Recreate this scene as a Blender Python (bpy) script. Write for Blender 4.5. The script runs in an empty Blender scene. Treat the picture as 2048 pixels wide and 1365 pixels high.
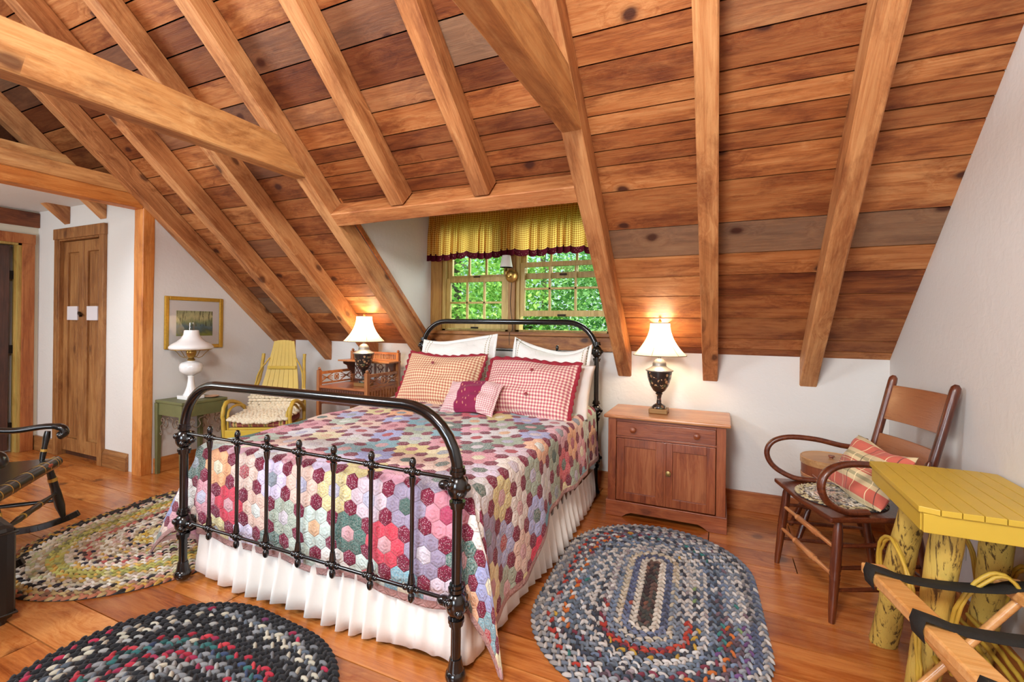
import bpy, bmesh, math, random
import numpy as np
from mathutils import Vector, Matrix
random.seed(11)
SC = bpy.context.scene
COL = SC.collection
pi = math.pi
# ------------------------------------------------------------------ camera
F_PX, YAW, ROLL, CY, EYE = 932.0, math.radians(24.2), math.radians(0.69), 649.0, 1.3
cam = bpy.data.cameras.new('camera')
camo = bpy.data.objects.new('camera', cam)
COL.objects.link(camo)
SC.camera = camo
cam.sensor_width = 36.0
cam.lens = F_PX / 2048 * 36.0
cam.shift_y = (CY - 682.5) / 2048
cam.clip_start = 0.02
_r = Vector((math.cos(YAW), math.sin(YAW), 0))
_f = Vector((-math.sin(YAW), math.cos(YAW), 0))
_d = Vector((0, 0, -1))
_c, _s = math.cos(ROLL), math.sin(ROLL)
right = _c * _r - _s * _d
down = _s * _r + _c * _d
_up, _bk = -down, -_f
camo.matrix_world = Matrix(((right.x, _up.x, _bk.x, 0), (right.y, _up.y, _bk.y, 0), (right.z, _up.z, _bk.z, EYE), (0, 0, 0, 1)))
# ------------------------------------------------------------------ view + world + large lights
SC.view_settings.view_transform = 'Standard'
SC.view_settings.look = 'None'
SC.view_settings.gamma = 1.0
SC.view_settings.use_curve_mapping = False
SC.view_settings.exposure = 0.16
SC.cycles.max_bounces = 7
SC.cycles.diffuse_bounces = 4
SC.cycles.glossy_bounces = 3
SC.cycles.transmission_bounces = 6
SC.cycles.transparent_max_bounces = 8
SC.cycles.sample_clamp_indirect = 6.0
SC.cycles.caustics_reflective = False
SC.cycles.caustics_refractive = False
W = bpy.data.worlds.new('world')
SC.world = W
W.use_nodes = True
_bg = W.node_tree.nodes['Background']
_sky = W.node_tree.nodes.new('ShaderNodeTexSky')
_sky.sky_type = 'HOSEK_WILKIE'
_sky.sun_direction = (0.2, -0.6, 0.77)
_sky.turbidity = 7.0
W.node_tree.links.new(_sky.outputs[0], _bg.inputs[0])
_bg.inputs[1].default_value = 6.0
def light(name, kind, loc, energy, color=(1, 1, 1), size=0.5, target=None, size_y=None, spread=None, radius=None):
    l = bpy.data.lights.new(name, kind)
    l.energy = energy
    l.color = color
    if kind == 'AREA':
        l.size = size
        if size_y:
            l.shape = 'RECTANGLE'
            l.size_y = size_y
        if spread:
            l.spread = spread
    elif kind == 'POINT':
        l.shadow_soft_size = radius or size
    elif kind == 'SUN':
        l.angle = size
    o = bpy.data.objects.new(name, l)
    COL.objects.link(o)
    o.location = loc
    if target is not None:
        d = Vector(target) - Vector(loc)
        o.rotation_euler = d.to_track_quat('-Z', 'Y').to_euler()
    return o
light('dormer_fill_sun', 'SUN', (5, 8, 8.5), 15.0, (0.86, 1.0, 0.90), 1.2, target=(-0.6, 0.0, 2.2))  # broad second sun added to brighten the dormer cheek and valance
light('sun', 'SUN', (0, 0, 12), 6.0, (1, 0.96, 0.88), 0.03, target=(1.5, 9, -1.0))
# unseen area lights added out of view to brighten room, right wall and hall
light('overhead_fill', 'AREA', (-0.5, -0.5, 2.75), 95, (1, 0.955, 0.90), 0.6, target=(-1.3, 2.4, 0.9))  # added soft overhead fill, no fixture built
light('right_wall_fill', 'AREA', (-3.9, -0.9, 2.9), 110, (0.80, 0.91, 1.0), 0.9, target=(0.9, 2.2, 1.4))  # added to lift the right wall, no window behind it
light('rear_fill', 'AREA', (-0.9, -2.7, 1.6), 105, (0.78, 0.90, 1.0), 1.4, target=(-1.5, 3.0, 1.3))  # added fill from the back, the rear wall has no window
light('hall_fill', 'AREA', (-5.4, -0.6, 1.5), 34, (0.9, 0.97, 1.0), 0.8, target=(-5.4, 2.4, 1.2))  # added fill for the hall, no window built there

# ------------------------------------------------------------------ colour + materials
def lin(h, a=1.0):
    h = h.lstrip('#')
    out = []
    for i in (0, 2, 4):
        c = int(h[i:i + 2], 16) / 255
        out.append(c / 12.92 if c <= 0.04045 else ((c + 0.055) / 1.055) ** 2.4)
    return (*out, a)
MATS = {}
class NT:
    def __init__(s, name):
        s.m = bpy.data.materials.new(name)
        s.m.use_nodes = True
        s.t = s.m.node_tree
        s.b = s.t.nodes['Principled BSDF']
        s.out = s.t.nodes['Material Output']
    def n(s, typ, ins=None, **kw):
        nd = s.t.nodes.new('ShaderNode' + typ)
        for k, v in kw.items():
            setattr(nd, k, v)
        if ins:
            for k, v in ins.items():
                s.put(nd, k, v)
        return nd
    def put(s, nd, k, v):
        inp = nd.inputs[k]
        if isinstance(v, bpy.types.NodeSocket):
            s.t.links.new(v, inp)
        elif isinstance(v, bpy.types.Node):
            s.t.links.new(v.outputs[0], inp)
        else:
            inp.default_value = v
    def set(s, **kw):
        for k, v in kw.items():
            s.put(s.b, k.replace('_', ' '), v)
    def math(s, op, a, b=0.0, c=None):
        nd = s.n('Math', operation=op)
        s.put(nd, 0, a)
        s.put(nd, 1, b)
        if c is not None:
            s.put(nd, 2, c)
        return nd.outputs[0]
    def vm(s, op, a, b=(0, 0, 0)):
        nd = s.n('VectorMath', operation=op)
        s.put(nd, 0, a)
        if op in ('SCALE',):
            s.put(nd, 3, b)
        elif op not in ('LENGTH', 'ABSOLUTE', 'FRACTION', 'FLOOR'):
            s.put(nd, 1, b)
        return nd.outputs['Value'] if op in ('DOT_PRODUCT', 'LENGTH', 'DISTANCE') else nd.outputs[0]
    def mix(s, fac, a, b, mode='MIX'):
        nd = s.n('Mix', data_type='RGBA', blend_type=mode)
        s.put(nd, 0, fac)
        s.put(nd, 6, a)
        s.put(nd, 7, b)
        return nd.outputs[2]
    def mixv(s, fac, a, b):
        nd = s.n('Mix', data_type='VECTOR')
        s.put(nd, 0, fac)
        s.put(nd, 4, a)
        s.put(nd, 5, b)
        return nd.outputs[1]
    def ramp(s, fac, stops, interp='LINEAR'):
        nd = s.n('ValToRGB', {'Fac': fac})
        r = nd.color_ramp
        r.interpolation = interp
        while len(r.elements) < len(stops):
            r.elements.new(0.5)
        for e, (p, c) in zip(r.elements, stops):
            e.position = p
            e.color = lin(c) if isinstance(c, str) else c
        return nd.outputs[0]
    def coord(s, which='Object'):
        return s.n('TexCoord').outputs[which]
    def noise(s, vec, scale, detail=3.0, rough=0.55, dist=0.0, dims='3D'):
        return s.n('TexNoise', {'Vector': vec, 'Scale': scale, 'Detail': detail, 'Roughness': rough, 'Distortion': dist}, noise_dimensions=dims).outputs[0]
    def bump(s, h, strength=0.3, dist=0.01):
        nd = s.n('Bump', {'Height': h, 'Strength': strength, 'Distance': dist})
        s.set(Normal=nd.outputs[0])
def plain(name, col, rough=0.5, metal=0.0, bump=0.0, bscale=60, coat=0.0, var=0.0, sheen=0.0):
    if name in MATS:
        return MATS[name]
    t = NT(name)
    c = lin(col)
    t.set(Base_Color=c, Roughness=rough, Metallic=metal)
    if coat:
        t.set(Coat_Weight=coat, Coat_Roughness=0.12)
    if sheen:
        t.set(Sheen_Weight=sheen)
    if var or bump:
        nz = t.noise(t.coord(), bscale, 4.0)
        if var:
            dark = tuple(x * (1 - var) for x in c[:3]) + (1,)
            t.set(Base_Color=t.mix(nz, dark, tuple(min(1, x * (1 + var * .6)) for x in c[:3]) + (1,)))
        if bump:
            t.bump(nz, bump, 0.004)
    MATS[name] = t.m
    return t.m
AXM = {'X': (1, 12, 12), 'Y': (12, 1, 12), 'Z': (12, 12, 1)}
def wood(name, dark, mid, light_, axis='X', rough=0.5, gs=1.0, knots=0.8, tint=False, bump=0.25, grey=None, coat=0.0, knotscale=1.0, fine=0.5):
    if name in MATS:
        return MATS[name]
    t = NT(name)
    co = t.coord()
    if tint:
        at = t.n('Attribute', attribute_name='tint')
        sep = t.n('SeparateColor', {0: at.outputs['Color']})
        off = t.vm('SCALE', at.outputs['Vector'], 31.0)
        co = t.vm('ADD', co, off)
    else:
        oi = t.n('ObjectInfo')
        off = t.n('CombineXYZ', {0: t.math('MULTIPLY', oi.outputs['Random'], 17.0), 1: t.math('MULTIPLY', oi.outputs['Random'], 41.0), 2: t.math('MULTIPLY', oi.outputs['Random'], 29.0)})
        co = t.vm('ADD', co, off.outputs[0])
    m = Vector(AXM[axis])
    sk = t.n('SeparateXYZ', {0: co})
    ia = 'XYZ'.index(axis)
    ib, ic = [q for q in (0, 1, 2) if q != ia]
    nd = t.n('TexNoise', {'Vector': co, 'Scale': 9.0, 'Detail': 1.0})
    wb = t.math('MULTIPLY', t.math('SUBTRACT', nd.outputs[0], .5), .12)
    kv = t.n('CombineXYZ', {0: t.math('MULTIPLY', sk.outputs[ia], 2.0 * knotscale), 1: t.math('ADD', wb, t.math('MULTIPLY', t.math('SUBTRACT', sk.outputs[ib], sk.outputs[ic]), 3.2 * knotscale * (.62 if tint else 1.0)))}).outputs[0]
    vor = t.n('TexVoronoi', {'Vector': kv, 'Scale': 1.0, 'Randomness': 0.95}, feature='F1', voronoi_dimensions='2D')
    kd = vor.outputs['Distance']
    # grain bends round the knots
    bend = t.math('MULTIPLY', t.ramp(kd, [(0.0, (1, 1, 1, 1)), (0.30, (0, 0, 0, 1))]), 0.8 * knots)
    gv = t.vm('MULTIPLY', co, tuple(1.0 * gs * a for a in m))
    gv = t.vm('ADD', gv, t.n('CombineXYZ', {0: bend, 1: bend, 2: bend}).outputs[0])
    a = t.noise(gv, 2.6, 6.0, 0.68, 0.8)
    fv = t.vm('MULTIPLY', co, tuple(gs * (3.0 if x == 1 else 110.0) for x in AXM[axis]))
    fi = t.noise(fv, 1.0, 3.0, 0.7)
    b = t.noise(t.vm('MULTIPLY', co, tuple(gs * (0.8 if x == 1 else 2.5) for x in AXM[axis])), 1.0, 2.0)
    v = t.math('ADD', t.math('MULTIPLY', a, 0.55), t.math('ADD', t.math('MULTIPLY', fi, 0.22 * fine * 2), t.math('MULTIPLY', b, 0.3)))
    col = t.ramp(v, [(0.36, dark), (0.50, mid), (0.64, light_)])
    stain = t.ramp(t.noise(t.vm('MULTIPLY', co, tuple((1.6 if x == 1 else 5.0) for x in AXM[axis])), 1.3, 6.0, 0.72, 0.4), [(.36, '#b0937c'), (.52, '#f4efe9'), (.7, '#ffffff')])
    col = t.mix(min(1.0, knots), col, stain, 'MULTIPLY')
    if tint:
        # per-board hue and value, some boards weathered grey
        col = t.mix(1.0, col, t.ramp(sep.outputs[0], [(0.0, '#94796a'), (0.35, '#cdb9a8'), (0.7, '#efe4d8'), (1.0, '#ffffff')]), 'MULTIPLY')
        if grey:
            gcol = t.mix(t.math('MULTIPLY', a, 1.0), lin(grey[0]), lin(grey[1]))
            col = t.mix(t.math('MULTIPLY', sep.outputs[2], .72), col, gcol)
    if knots:
        kk = t.ramp(kd, [(0.045, (1, 1, 1, 1)), (0.065, (0.6, .6, .6, 1)), (0.085, (0.2, .2, .2, 1)), (0.13, (0, 0, 0, 1))])
        sel = t.math('GREATER_THAN', t.n('SeparateColor', {0: vor.outputs['Color']}).outputs[0], 0.40 if (tint and grey) else 0.62)
        col = t.mix(t.math('MULTIPLY', t.math('MULTIPLY', kk, sel), knots), col, lin('#3c1508'))
    t.set(Base_Color=col, Roughness=rough)
    if coat:
        t.set(Coat_Weight=coat, Coat_Roughness=0.18)
    if bump:
        t.bump(t.math('ADD', fi, a), bump, 0.004)
    MATS[name] = t.m
    return t.m

# ------------------------------------------------------------------ geometry helpers
class MB:
    def __init__(s):
        s.v, s.f, s.c, s.mi = [], [], [], []
        s.cur = None
    def add(s, vs, fs, M=None, col=None):
        o = len(s.v)
        if M is not None:
            vs = [M @ Vector(p) for p in vs]
        s.v.extend([tuple(p) for p in vs])
        for f in fs:
            s.f.append(tuple(i + o for i in f))
            s.c.append(col if col is not None else s.cur)
        return s
    def box(s, x0, x1, y0, y1, z0, z1, M=None, col=None):
        vs = [(x0, y0, z0), (x1, y0, z0), (x1, y1, z0), (x0, y1, z0), (x0, y0, z1), (x1, y0, z1), (x1, y1, z1), (x0, y1, z1)]
        return s.add(vs, [(0, 3, 2, 1), (4, 5, 6, 7), (0, 1, 5, 4), (1, 2, 6, 5), (2, 3, 7, 6), (3, 0, 4, 7)], M, col)
    def bar(s, p0, p1, w, d, up=(0, 0, 1), ext=0.0, col=None):
        p0, p1 = Vector(p0), Vector(p1)
        x = (p1 - p0).normalized()
        y = Vector(up).cross(x)
        if y.length < 1e-5:
            y = Vector((0, 1, 0)).cross(x)
        y.normalize()
        z = x.cross(y)
        M = Matrix((x, y, z)).transposed().to_4x4()
        M.translation = p0
        L = (p1 - p0).length
        return s.box(-ext, L + ext, -w / 2, w / 2, -d / 2, d / 2, M, col)
    def tube(s, pts, r, seg=10, closed=False, caps=True, flat=None, col=None, up=None):
        pts = [Vector(p) for p in pts]
        n = len(pts)
        rr = r if isinstance(r, (list, tuple)) else [r] * n
        vs, fs = [], []
        T = []
        for i in range(n):
            a = pts[i - 1] if (i > 0 or closed) else pts[i]
            b = pts[(i + 1) % n] if (i < n - 1 or closed) else pts[i]
            d = (b - a)
            T.append(d.normalized() if d.length > 1e-9 else Vector((0, 0, 1)))
        nrm = Vector(up) if up is not None else (Vector((0, 0, 1)) if abs(T[0].z) < 0.9 else Vector((1, 0, 0)))
        for i in range(n):
            nrm = nrm - T[i] * nrm.dot(T[i])
            if nrm.length < 1e-6:
                nrm = T[i].orthogonal()
            nrm.normalize()
            bn = T[i].cross(nrm)
            for k in range(seg):
                a = 2 * pi * k / seg
                fx, fy = (1, 1) if flat is None else flat
                vs.append(pts[i] + nrm * (math.cos(a) * rr[i] * fx) + bn * (math.sin(a) * rr[i] * fy))
        m = n if closed else n - 1
        for i in range(m):
            j = (i + 1) % n
            for k in range(seg):
                k2 = (k + 1) % seg
                fs.append((i * seg + k, i * seg + k2, j * seg + k2, j * seg + k))
        if caps and not closed:
            fs.append(tuple(range(seg - 1, -1, -1)))
            fs.append(tuple((n - 1) * seg + k for k in range(seg)))
        return s.add(vs, fs, None, col)
    def lathe(s, prof, seg=24, c=(0, 0, 0), M=None, col=None, ribs=0, ribamp=0.0, sx=1.0, sy=1.0):
        vs, fs = [], []
        n = len(prof)
        for (r, z) in prof:
            for k in range(seg):
                a = 2 * pi * k / seg
                q = r * (1 + (ribamp * math.cos(a * ribs) if ribs else 0))
                vs.append((c[0] + q * math.cos(a) * sx, c[1] + q * math.sin(a) * sy, c[2] + z))
        for i in range(n - 1):
            for k in range(seg):
                k2 = (k + 1) % seg
                fs.append((i * seg + k, i * seg + k2, (i + 1) * seg + k2, (i + 1) * seg + k))
        if prof[0][0] > 1e-5:
            fs.append(tuple(range(seg - 1, -1, -1)))
        if prof[-1][0] > 1e-5:
            fs.append(tuple((n - 1) * seg + k for k in range(seg)))
        return s.add(vs, fs, M, col)
    def turned(s, p0, p1, prof, seg=12, col=None):
        """lathe along the segment p0-p1; prof = [(t 0..1, radius)]"""
        p0, p1 = Vector(p0), Vector(p1)
        return s.tube([p0.lerp(p1, t) for t, _ in prof], [r for _, r in prof], seg, col=col)
    def sph(s, c, r, seg=14, rings=8, sc=(1, 1, 1), M=None, col=None):
        prof = [(math.sin(pi * i / rings) * r, -math.cos(pi * i / rings) * r) for i in range(rings + 1)]
        prof[0] = (1e-6, -r)
        prof[-1] = (1e-6, r)
        vs0 = []
        mb = MB()
        mb.lathe(prof, seg)
        vs0 = [(c[0] + p[0] * sc[0], c[1] + p[1] * sc[1], c[2] + p[2] * sc[2]) for p in mb.v]
        return s.add(vs0, mb.f, M, col)
    def prism(s, poly, a0, a1, axis='x', M=None, col=None):
        """extrude 2D poly along axis; poly in the other two axes in order (y,z), (x,z) or (x,y)"""
        def P(p, a):
            return {'x': (a, p[0], p[1]), 'y': (p[0], a, p[1]), 'z': (p[0], p[1], a)}[axis]
        n = len(poly)
        vs = [P(p, a0) for p in poly] + [P(p, a1) for p in poly]
        fs = [tuple(range(n - 1, -1, -1)), tuple(range(n, 2 * n))]
        for i in range(n):
            j = (i + 1) % n
            fs.append((i, j, n + j, n + i))
        return s.add(vs, fs, M, col)
    def beam(s, cA, cB, n=10, ch=0.006, jit=0.0015, wav=0.003, seed=0):
        """hewn timber between two rings of 4 corners"""
        rnd = random.Random(seed)
        cA = [Vector(p) for p in cA]
        cB = [Vector(p) for p in cB]
        vs, fs = [], []
        ph = [rnd.uniform(0, 6) for _ in range(4)]
        for i in range(n + 1):
            t = i / n
            cs = [cA[k].lerp(cB[k], t) for k in range(4)]
            ctr = sum(cs, Vector()) / 4
            for k in range(4):
                if 0 < i < n:
                    cs[k] = cs[k] + (cs[k] - ctr).normalized() * (wav * math.sin(t * 9 + ph[k]) + rnd.uniform(-jit, jit))
            for k in range(4):
                p, a, b = cs[k], cs[k - 1], cs[(k + 1) % 4]
                q = ch * rnd.uniform(0.5, 1.6)
                vs.append(p + (a - p).normalized() * q)
                vs.append(p + (b - p).normalized() * q)
        for i in range(n):
            for k in range(8):
                k2 = (k + 1) % 8
                fs.append((i * 8 + k, i * 8 + k2, (i + 1) * 8 + k2, (i + 1) * 8 + k))
        fs.append(tuple(range(7, -1, -1)))
        fs.append(tuple(n * 8 + k for k in range(8)))
        return s.add(vs, fs)
    def build(s, name, mat, parent=None, smooth=None, bevel=0.0, M=None, colname='tint', uv=None, sub=0, kind=None):
        me = bpy.data.meshes.new(name)
        vs = s.v
        if M is not None:
            Mi = M.inverted()
            vs = [tuple(Mi @ Vector(p)) for p in vs]
        me.from_pydata(vs, [], s.f)
        me.validate(clean_customdata=False)
        if any(c is not None for c in s.c) and len(s.c) == len(me.polygons):
            at = me.color_attributes.new(colname, 'FLOAT_COLOR', 'CORNER')
            arr = []
            for p in me.polygons:
                c = s.c[p.index] or (0.5, 0.5, 0.5)
                arr.extend([c[0], c[1], c[2], 1.0] * p.loop_total)
            at.data.foreach_set('color', arr)
        bm = bmesh.new()
        bm.from_mesh(me)
        bmesh.ops.recalc_face_normals(bm, faces=bm.faces)
        bm.to_mesh(me)
        bm.free()
        if uv is not None:
            ul = me.uv_layers.new(name='UVMap')
            idx = np.zeros(len(me.loops), dtype=np.int64)
            me.loops.foreach_get('vertex_index', idx)
            ul.data.foreach_set('uv', np.asarray(uv, dtype=np.float32)[idx].ravel())
        if smooth is not None:
            me.polygons.foreach_set('use_smooth', [True] * len(me.polygons))
            if smooth < 170:
                me.set_sharp_from_angle(angle=math.radians(smooth))
        o = bpy.data.objects.new(name, me)
        COL.objects.link(o)
        if mat is not None:
            for mm in (mat if isinstance(mat, (list, tuple)) else [mat]):
                me.materials.append(mm)
        if parent is not None:
            o.parent = parent
        if M is not None:
            o.matrix_world = M
        if bevel:
            b = o.modifiers.new('bevel', 'BEVEL')
            b.width = bevel
            b.segments = 2
            b.limit_method = 'ANGLE'
            b.angle_limit = math.radians(40)
        if sub:
            b = o.modifiers.new('sub', 'SUBSURF')
            b.levels = sub
            b.render_levels = sub
        if kind:
            o['kind'] = kind
        return o
def tag(o, label, cat, group=None, kind=None):
    o['label'] = label
    o['category'] = cat
    if group:
        o['group'] = group
    if kind:
        o['kind'] = kind
    return o
def thing(name, label, cat, loc=(0, 0, 0), rz=0.0, group=None):
    o = bpy.data.objects.new(name, None)
    COL.objects.link(o)
    o.empty_display_size = 0.1
    o.location = loc
    o.rotation_euler = (0, 0, rz)
    return tag(o, label, cat, group)
def copy_tree(o, parent=None):
    c = o.copy()
    COL.objects.link(c)
    if parent is not None:
        c.parent = parent
    for ch in list(o.children):
        copy_tree(ch, c)
    return c
def struct(name, mb, mat, **k):
    o = mb.build(name, mat, **k)
    o['kind'] = 'structure'
    return o
def frame(x, z=(0, 0, 1), loc=(0, 0, 0)):
    """matrix whose local X runs along x and local Z near z"""
    x = Vector(x).normalized()
    y = Vector(z).cross(x).normalized()
    zz = x.cross(y)
    M = Matrix((x, y, zz)).transposed().to_4x4()
    M.translation = Vector(loc)
    return M
def bez(p, n=24):
    """catmull-rom through the points"""
    P = [Vector(q) for q in p]
    P = [P[0] * 2 - P[1]] + P + [P[-1] * 2 - P[-2]]
    out = []
    m = len(P) - 3
    for i in range(m):
        a, b, c, d = P[i:i + 4]
        k = max(2, n // m)
        for j in range(k):
            t = j / k
            out.append(0.5 * ((2 * b) + (c - a) * t + (2 * a - 5 * b + 4 * c - d) * t * t + (3 * b - a - 3 * c + d) * t ** 3))
    out.append(P[-2])
    return out
# ------------------------------------------------------------------ materials
def plaster(name, col):
    t = NT(name)
    co = t.coord()
    n1 = t.noise(co, 3.0, 4.0, 0.6)
    n2 = t.noise(co, 26.0, 3.0, 0.55, 0.8)
    c = lin(col)
    t.set(Base_Color=t.mix(n1, tuple(x * 0.96 for x in c[:3]) + (1,), c), Roughness=0.85)
    t.bump(t.math('ADD', n1, t.math('MULTIPLY', n2, 0.45)), 0.35, 0.012)
    MATS[name] = t.m
    return t.m
m_wall = plaster('white_plaster', '#dcdad6')
m_beam = wood('hewn_beam_pine', '#84502a', '#b87a48', '#d29c66', 'X', 0.62, 0.9, 0.8, bump=0.5, knotscale=1.0)
m_beam_y = wood('tie_beam_pine', '#a86e3a', '#cb9358', '#dcae74', 'X', 0.62, 0.7, 0.75, bump=0.45, knotscale=0.7)
m_header = wood('header_pine', '#93532b', '#b9733f', '#cf915a', 'X', 0.62, 1.2, 0.75, bump=0.5)
m_deck = wood('roof_deck_pine', '#854a22', '#b5733f', '#cf9660', 'X', 0.6, 1.0, 0.95, tint=True, bump=0.4, grey=('#5a4636', '#8f7862'), knotscale=1.0)
m_floor = wood('floor_pine', '#964c1e', '#c67838', '#e09c58', 'X', 0.27, 0.8, 0.6, tint=True, bump=0.12, coat=0.25)
m_trim = wood('red_pine_trim', '#84431f', '#a9602f', '#c27d45', 'X', 0.5, 1.0, 0.7)
m_trim_z = wood('red_pine_trim_upright', '#8a4a22', '#b36c34', '#cb8847', 'Z', 0.5, 1.0, 0.7)
m_pine_z = wood('honey_pine_upright', '#6f4624', '#966538', '#b18350', 'Z', 0.45, 1.1, 0.55)
m_pine_x = wood('honey_pine_level', '#6f4624', '#936235', '#ae804e', 'X', 0.45, 1.1, 0.55)
m_pine_y = wood('honey_pine_level_y', '#84592c', '#a5763e', '#c0965a', 'Y', 0.45, 1.1, 0.55)
m_beam_ly = wood('red_beam_y', '#8a4a22', '#bb7438', '#d4924f', 'Y', 0.55, 1.0, 0.6)
m_winwood = wood('window_pine', '#8f7438', '#b1954f', '#cbb26c', 'Z', 0.45, 1.0, 0.2)
m_darkwood = wood('dark_door_wood', '#2a1710', '#3d241a', '#543326', 'Z', 0.4, 1.0, 0.3)
m_black_gap = plain('dark_gap', '#120c08', 0.9)
# ------------------------------------------------------------------ room numbers
YW, XR, XL, SL, ZK = 3.71, 0.985, -4.38, 0.92, 1.10
YR, YB = -0.1, -3.91
XE = -6.22
def zdeck(y):
    return ZK + SL * (YW - y) if y >= YR else ZK + SL * (YW - YR) - SL * (YR - y)
def zund(y):
    return zdeck(y) - 0.20
RX = [0.54, -0.07, -0.69, -1.31, -1.93, -2.56, -3.18, -3.80, -4.328, -5.05, -5.67]
# floor boards, one mesh
def floor_mesh():
    mb = MB()
    rnd = random.Random(4)
    ys = [3.75, 3.56, 3.35, 3.07, 2.87, 2.65, 2.43, 2.21]
    while ys[-1] > YB - 0.1:
        ys.append(ys[-1] - rnd.choice([0.17, 0.2, 0.22, 0.24]))
    for a, b in zip(ys[1:], ys[:-1]):
        x = XE - 0.35 - rnd.uniform(0, 2.0)
        while x < XR + 0.1:
            L = rnd.uniform(1.9, 3.6)
            t = (rnd.uniform(0.35, 1.0), rnd.random(), 0.0)
            x0, x1 = max(x, XE - 0.3), min(x + L, XR + 0.1)
            if x1 > x0:
                g = 0.0026
                mb.box(x0 + g, x1 - g, a + g, b - g, -0.03, 0.0, col=t)
            x += L
    mb.box(XE - 0.3, XR + 0.1, YB - 0.1, 3.78, -0.06, -0.031, col=(0.0, 0.5, 0.0))
    return mb
fl = struct('floor', floor_mesh(), m_floor)
# roof deck boards, one mesh
def deck_mesh():
    mb = MB()
    rnd = random.Random(9)
    ys = [3.78, 3.66, 3.58, 3.43, 3.276, 3.148, 3.023, 2.86, 2.664, 2.544, 2.477, 2.406, 2.334, 2.261, 2.155, 2.058]
    while ys[-1] > YR:
        ys.append(max(YR, ys[-1] - rnd.choice([0.10, 0.12, 0.14, 0.155])))
    ysl = [3.78, 3.62, 3.50, 3.40, 3.24, 3.13, 3.0, 2.88, 2.74, 2.62, 2.50, 2.36, 2.24, 2.12, 1.99, 1.87]
    while ysl[-1] > YR:
        ysl.append(max(YR, ysl[-1] - rnd.choice([0.11, 0.13, 0.15, 0.17])))
    sy = 1 / math.sqrt(1 + SL * SL)
    def board(x0, x1, ya, yb, t):
        # underside on the deck plane, 22 mm thick above it
        g, th = 0.0028, 0.022
        nx, nz = SL * sy * th, sy * th
        a = (ya + g, zdeck(ya + g)); b = (yb - g, zdeck(yb - g))
        vs = []
        for x in (x0 + 0.001, x1 - 0.001):
            vs += [(x, a[0], a[1]), (x, b[0], b[1]), (x, b[0] + nx, b[1] + nz), (x, a[0] + nx, a[1] + nz)]
        mb.add(vs, [(0, 1, 2, 3), (7, 6, 5, 4), (0, 4, 5, 1), (1, 5, 6, 2), (2, 6, 7, 3), (3, 7, 4, 0)], None, t)
    for lst, xa, xb in ((ys, -2.56, 1.09), (ysl, XE - 0.2, -2.56)):
        for i in range(len(lst) - 1):
            yb, ya = lst[i], lst[i + 1]
            brk = [xa] + [r for r in RX if xa + .1 < r < xb - .1 and (rnd.random() < 0.33 or r == -0.69)] + [xb]
            brk = sorted(set(brk))
            for x0, x1 in zip(brk[:-1], brk[1:]):
                g = 1.0 if rnd.random() < 0.05 else (0.4 if rnd.random() < 0.15 else 0.0)
                t = (rnd.uniform(0.3, 1.0) if x0 > -0.8 else rnd.uniform(0.0, 0.8), rnd.random(), g)
                if abs(yb - 3.023) < 1e-6 and x0 > -0.8:
                    t = (0.75, 0.3, 1.0)
                elif x0 > -0.8 and 2.3 < yb < 3.8:
                    t = (t[0], t[1], 0.0)
                segs = [(x0, x1)]
                if yb > 2.70:   # dormer opening between the trimmers
                    segs = []
                    if x0 < -2.56:
                        segs.append((x0, min(x1, -2.555)))
                    if x1 > -0.69:
                        segs.append((max(x0, -0.695), x1))
                for s0, s1 in segs:
                    if s1 - s0 > 0.01:
                        board(s0, s1, ya, yb, t)
    return mb
dk = struct('ceiling', deck_mesh(), m_deck)
# outer roof sheets close the deck
mb = MB()
def slab(x0, x1, ya, yb, off, th):
    for_v = []
    for x in (x0, x1):
        for y, o in ((ya, off), (yb, off), (yb, off + th), (ya, off + th)):
            for_v.append((x, y, zdeck(y) + o))
    mb.add(for_v, [(0, 1, 2, 3), (7, 6, 5, 4), (0, 4, 5, 1), (1, 5, 6, 2), (2, 6, 7, 3), (3, 7, 4, 0)])
slab(XE - .25, -2.57, YR, 3.95, 0.05, 0.05)
slab(-0.68, XR + .15, YR, 3.95, 0.05, 0.05)
slab(-2.57, -0.68, YR, 2.58, 0.05, 0.05)
struct('ceiling_outer_sheet', mb, m_black_gap)
mb = MB()
slab(XE - .25, XR + .15, YB - 0.2, YR + .02, 0.0, 0.05)
struct('ceiling_rear', mb, wood('rear_deck', '#84491f', '#a8652f', '#c1834a', 'X', 0.6, 1.0, 0.5))
# walls
mb = MB().box(XE, -2.5, YW, YW + .12, 0, ZK + .10).box(-0.74, XR, YW, YW + .12, 0, ZK + .10).box(-2.5, -0.74, YW, YW + .12, 0, 1.10)
struct('wall_back', mb, m_wall)
mb = MB()
mb.prism([(YB, -.03), (YW + .1, -.03), (YW + .1, zdeck(YW + .1) + .03), (YR, zdeck(YR) + .03), (YB, zdeck(YB) + .03)], XR, XR + .12, 'x')
struct('wall_right', mb, m_wall)
mb = MB()
mb.prism([(2.352, 0), (YW, 0), (YW, zdeck(YW) - .01), (2.352, zdeck(2.352) - .01)], XL - .1, XL, 'x')
struct('wall_left', mb, m_wall)
mb = MB()
mb.prism([(YB, -.03), (YW + .1, -.03), (YW + .1, zdeck(YW + .1) + .03), (YR, zdeck(YR) + .03), (YB, zdeck(YB) + .03)], XE - .22, XE - .12, 'x')
struct('wall_far_gable', mb, m_wall)
struct('wall_rear', MB().box(XE, XR, YB - .12, YB, 0, zdeck(YB) + .05), m_wall)
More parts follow.
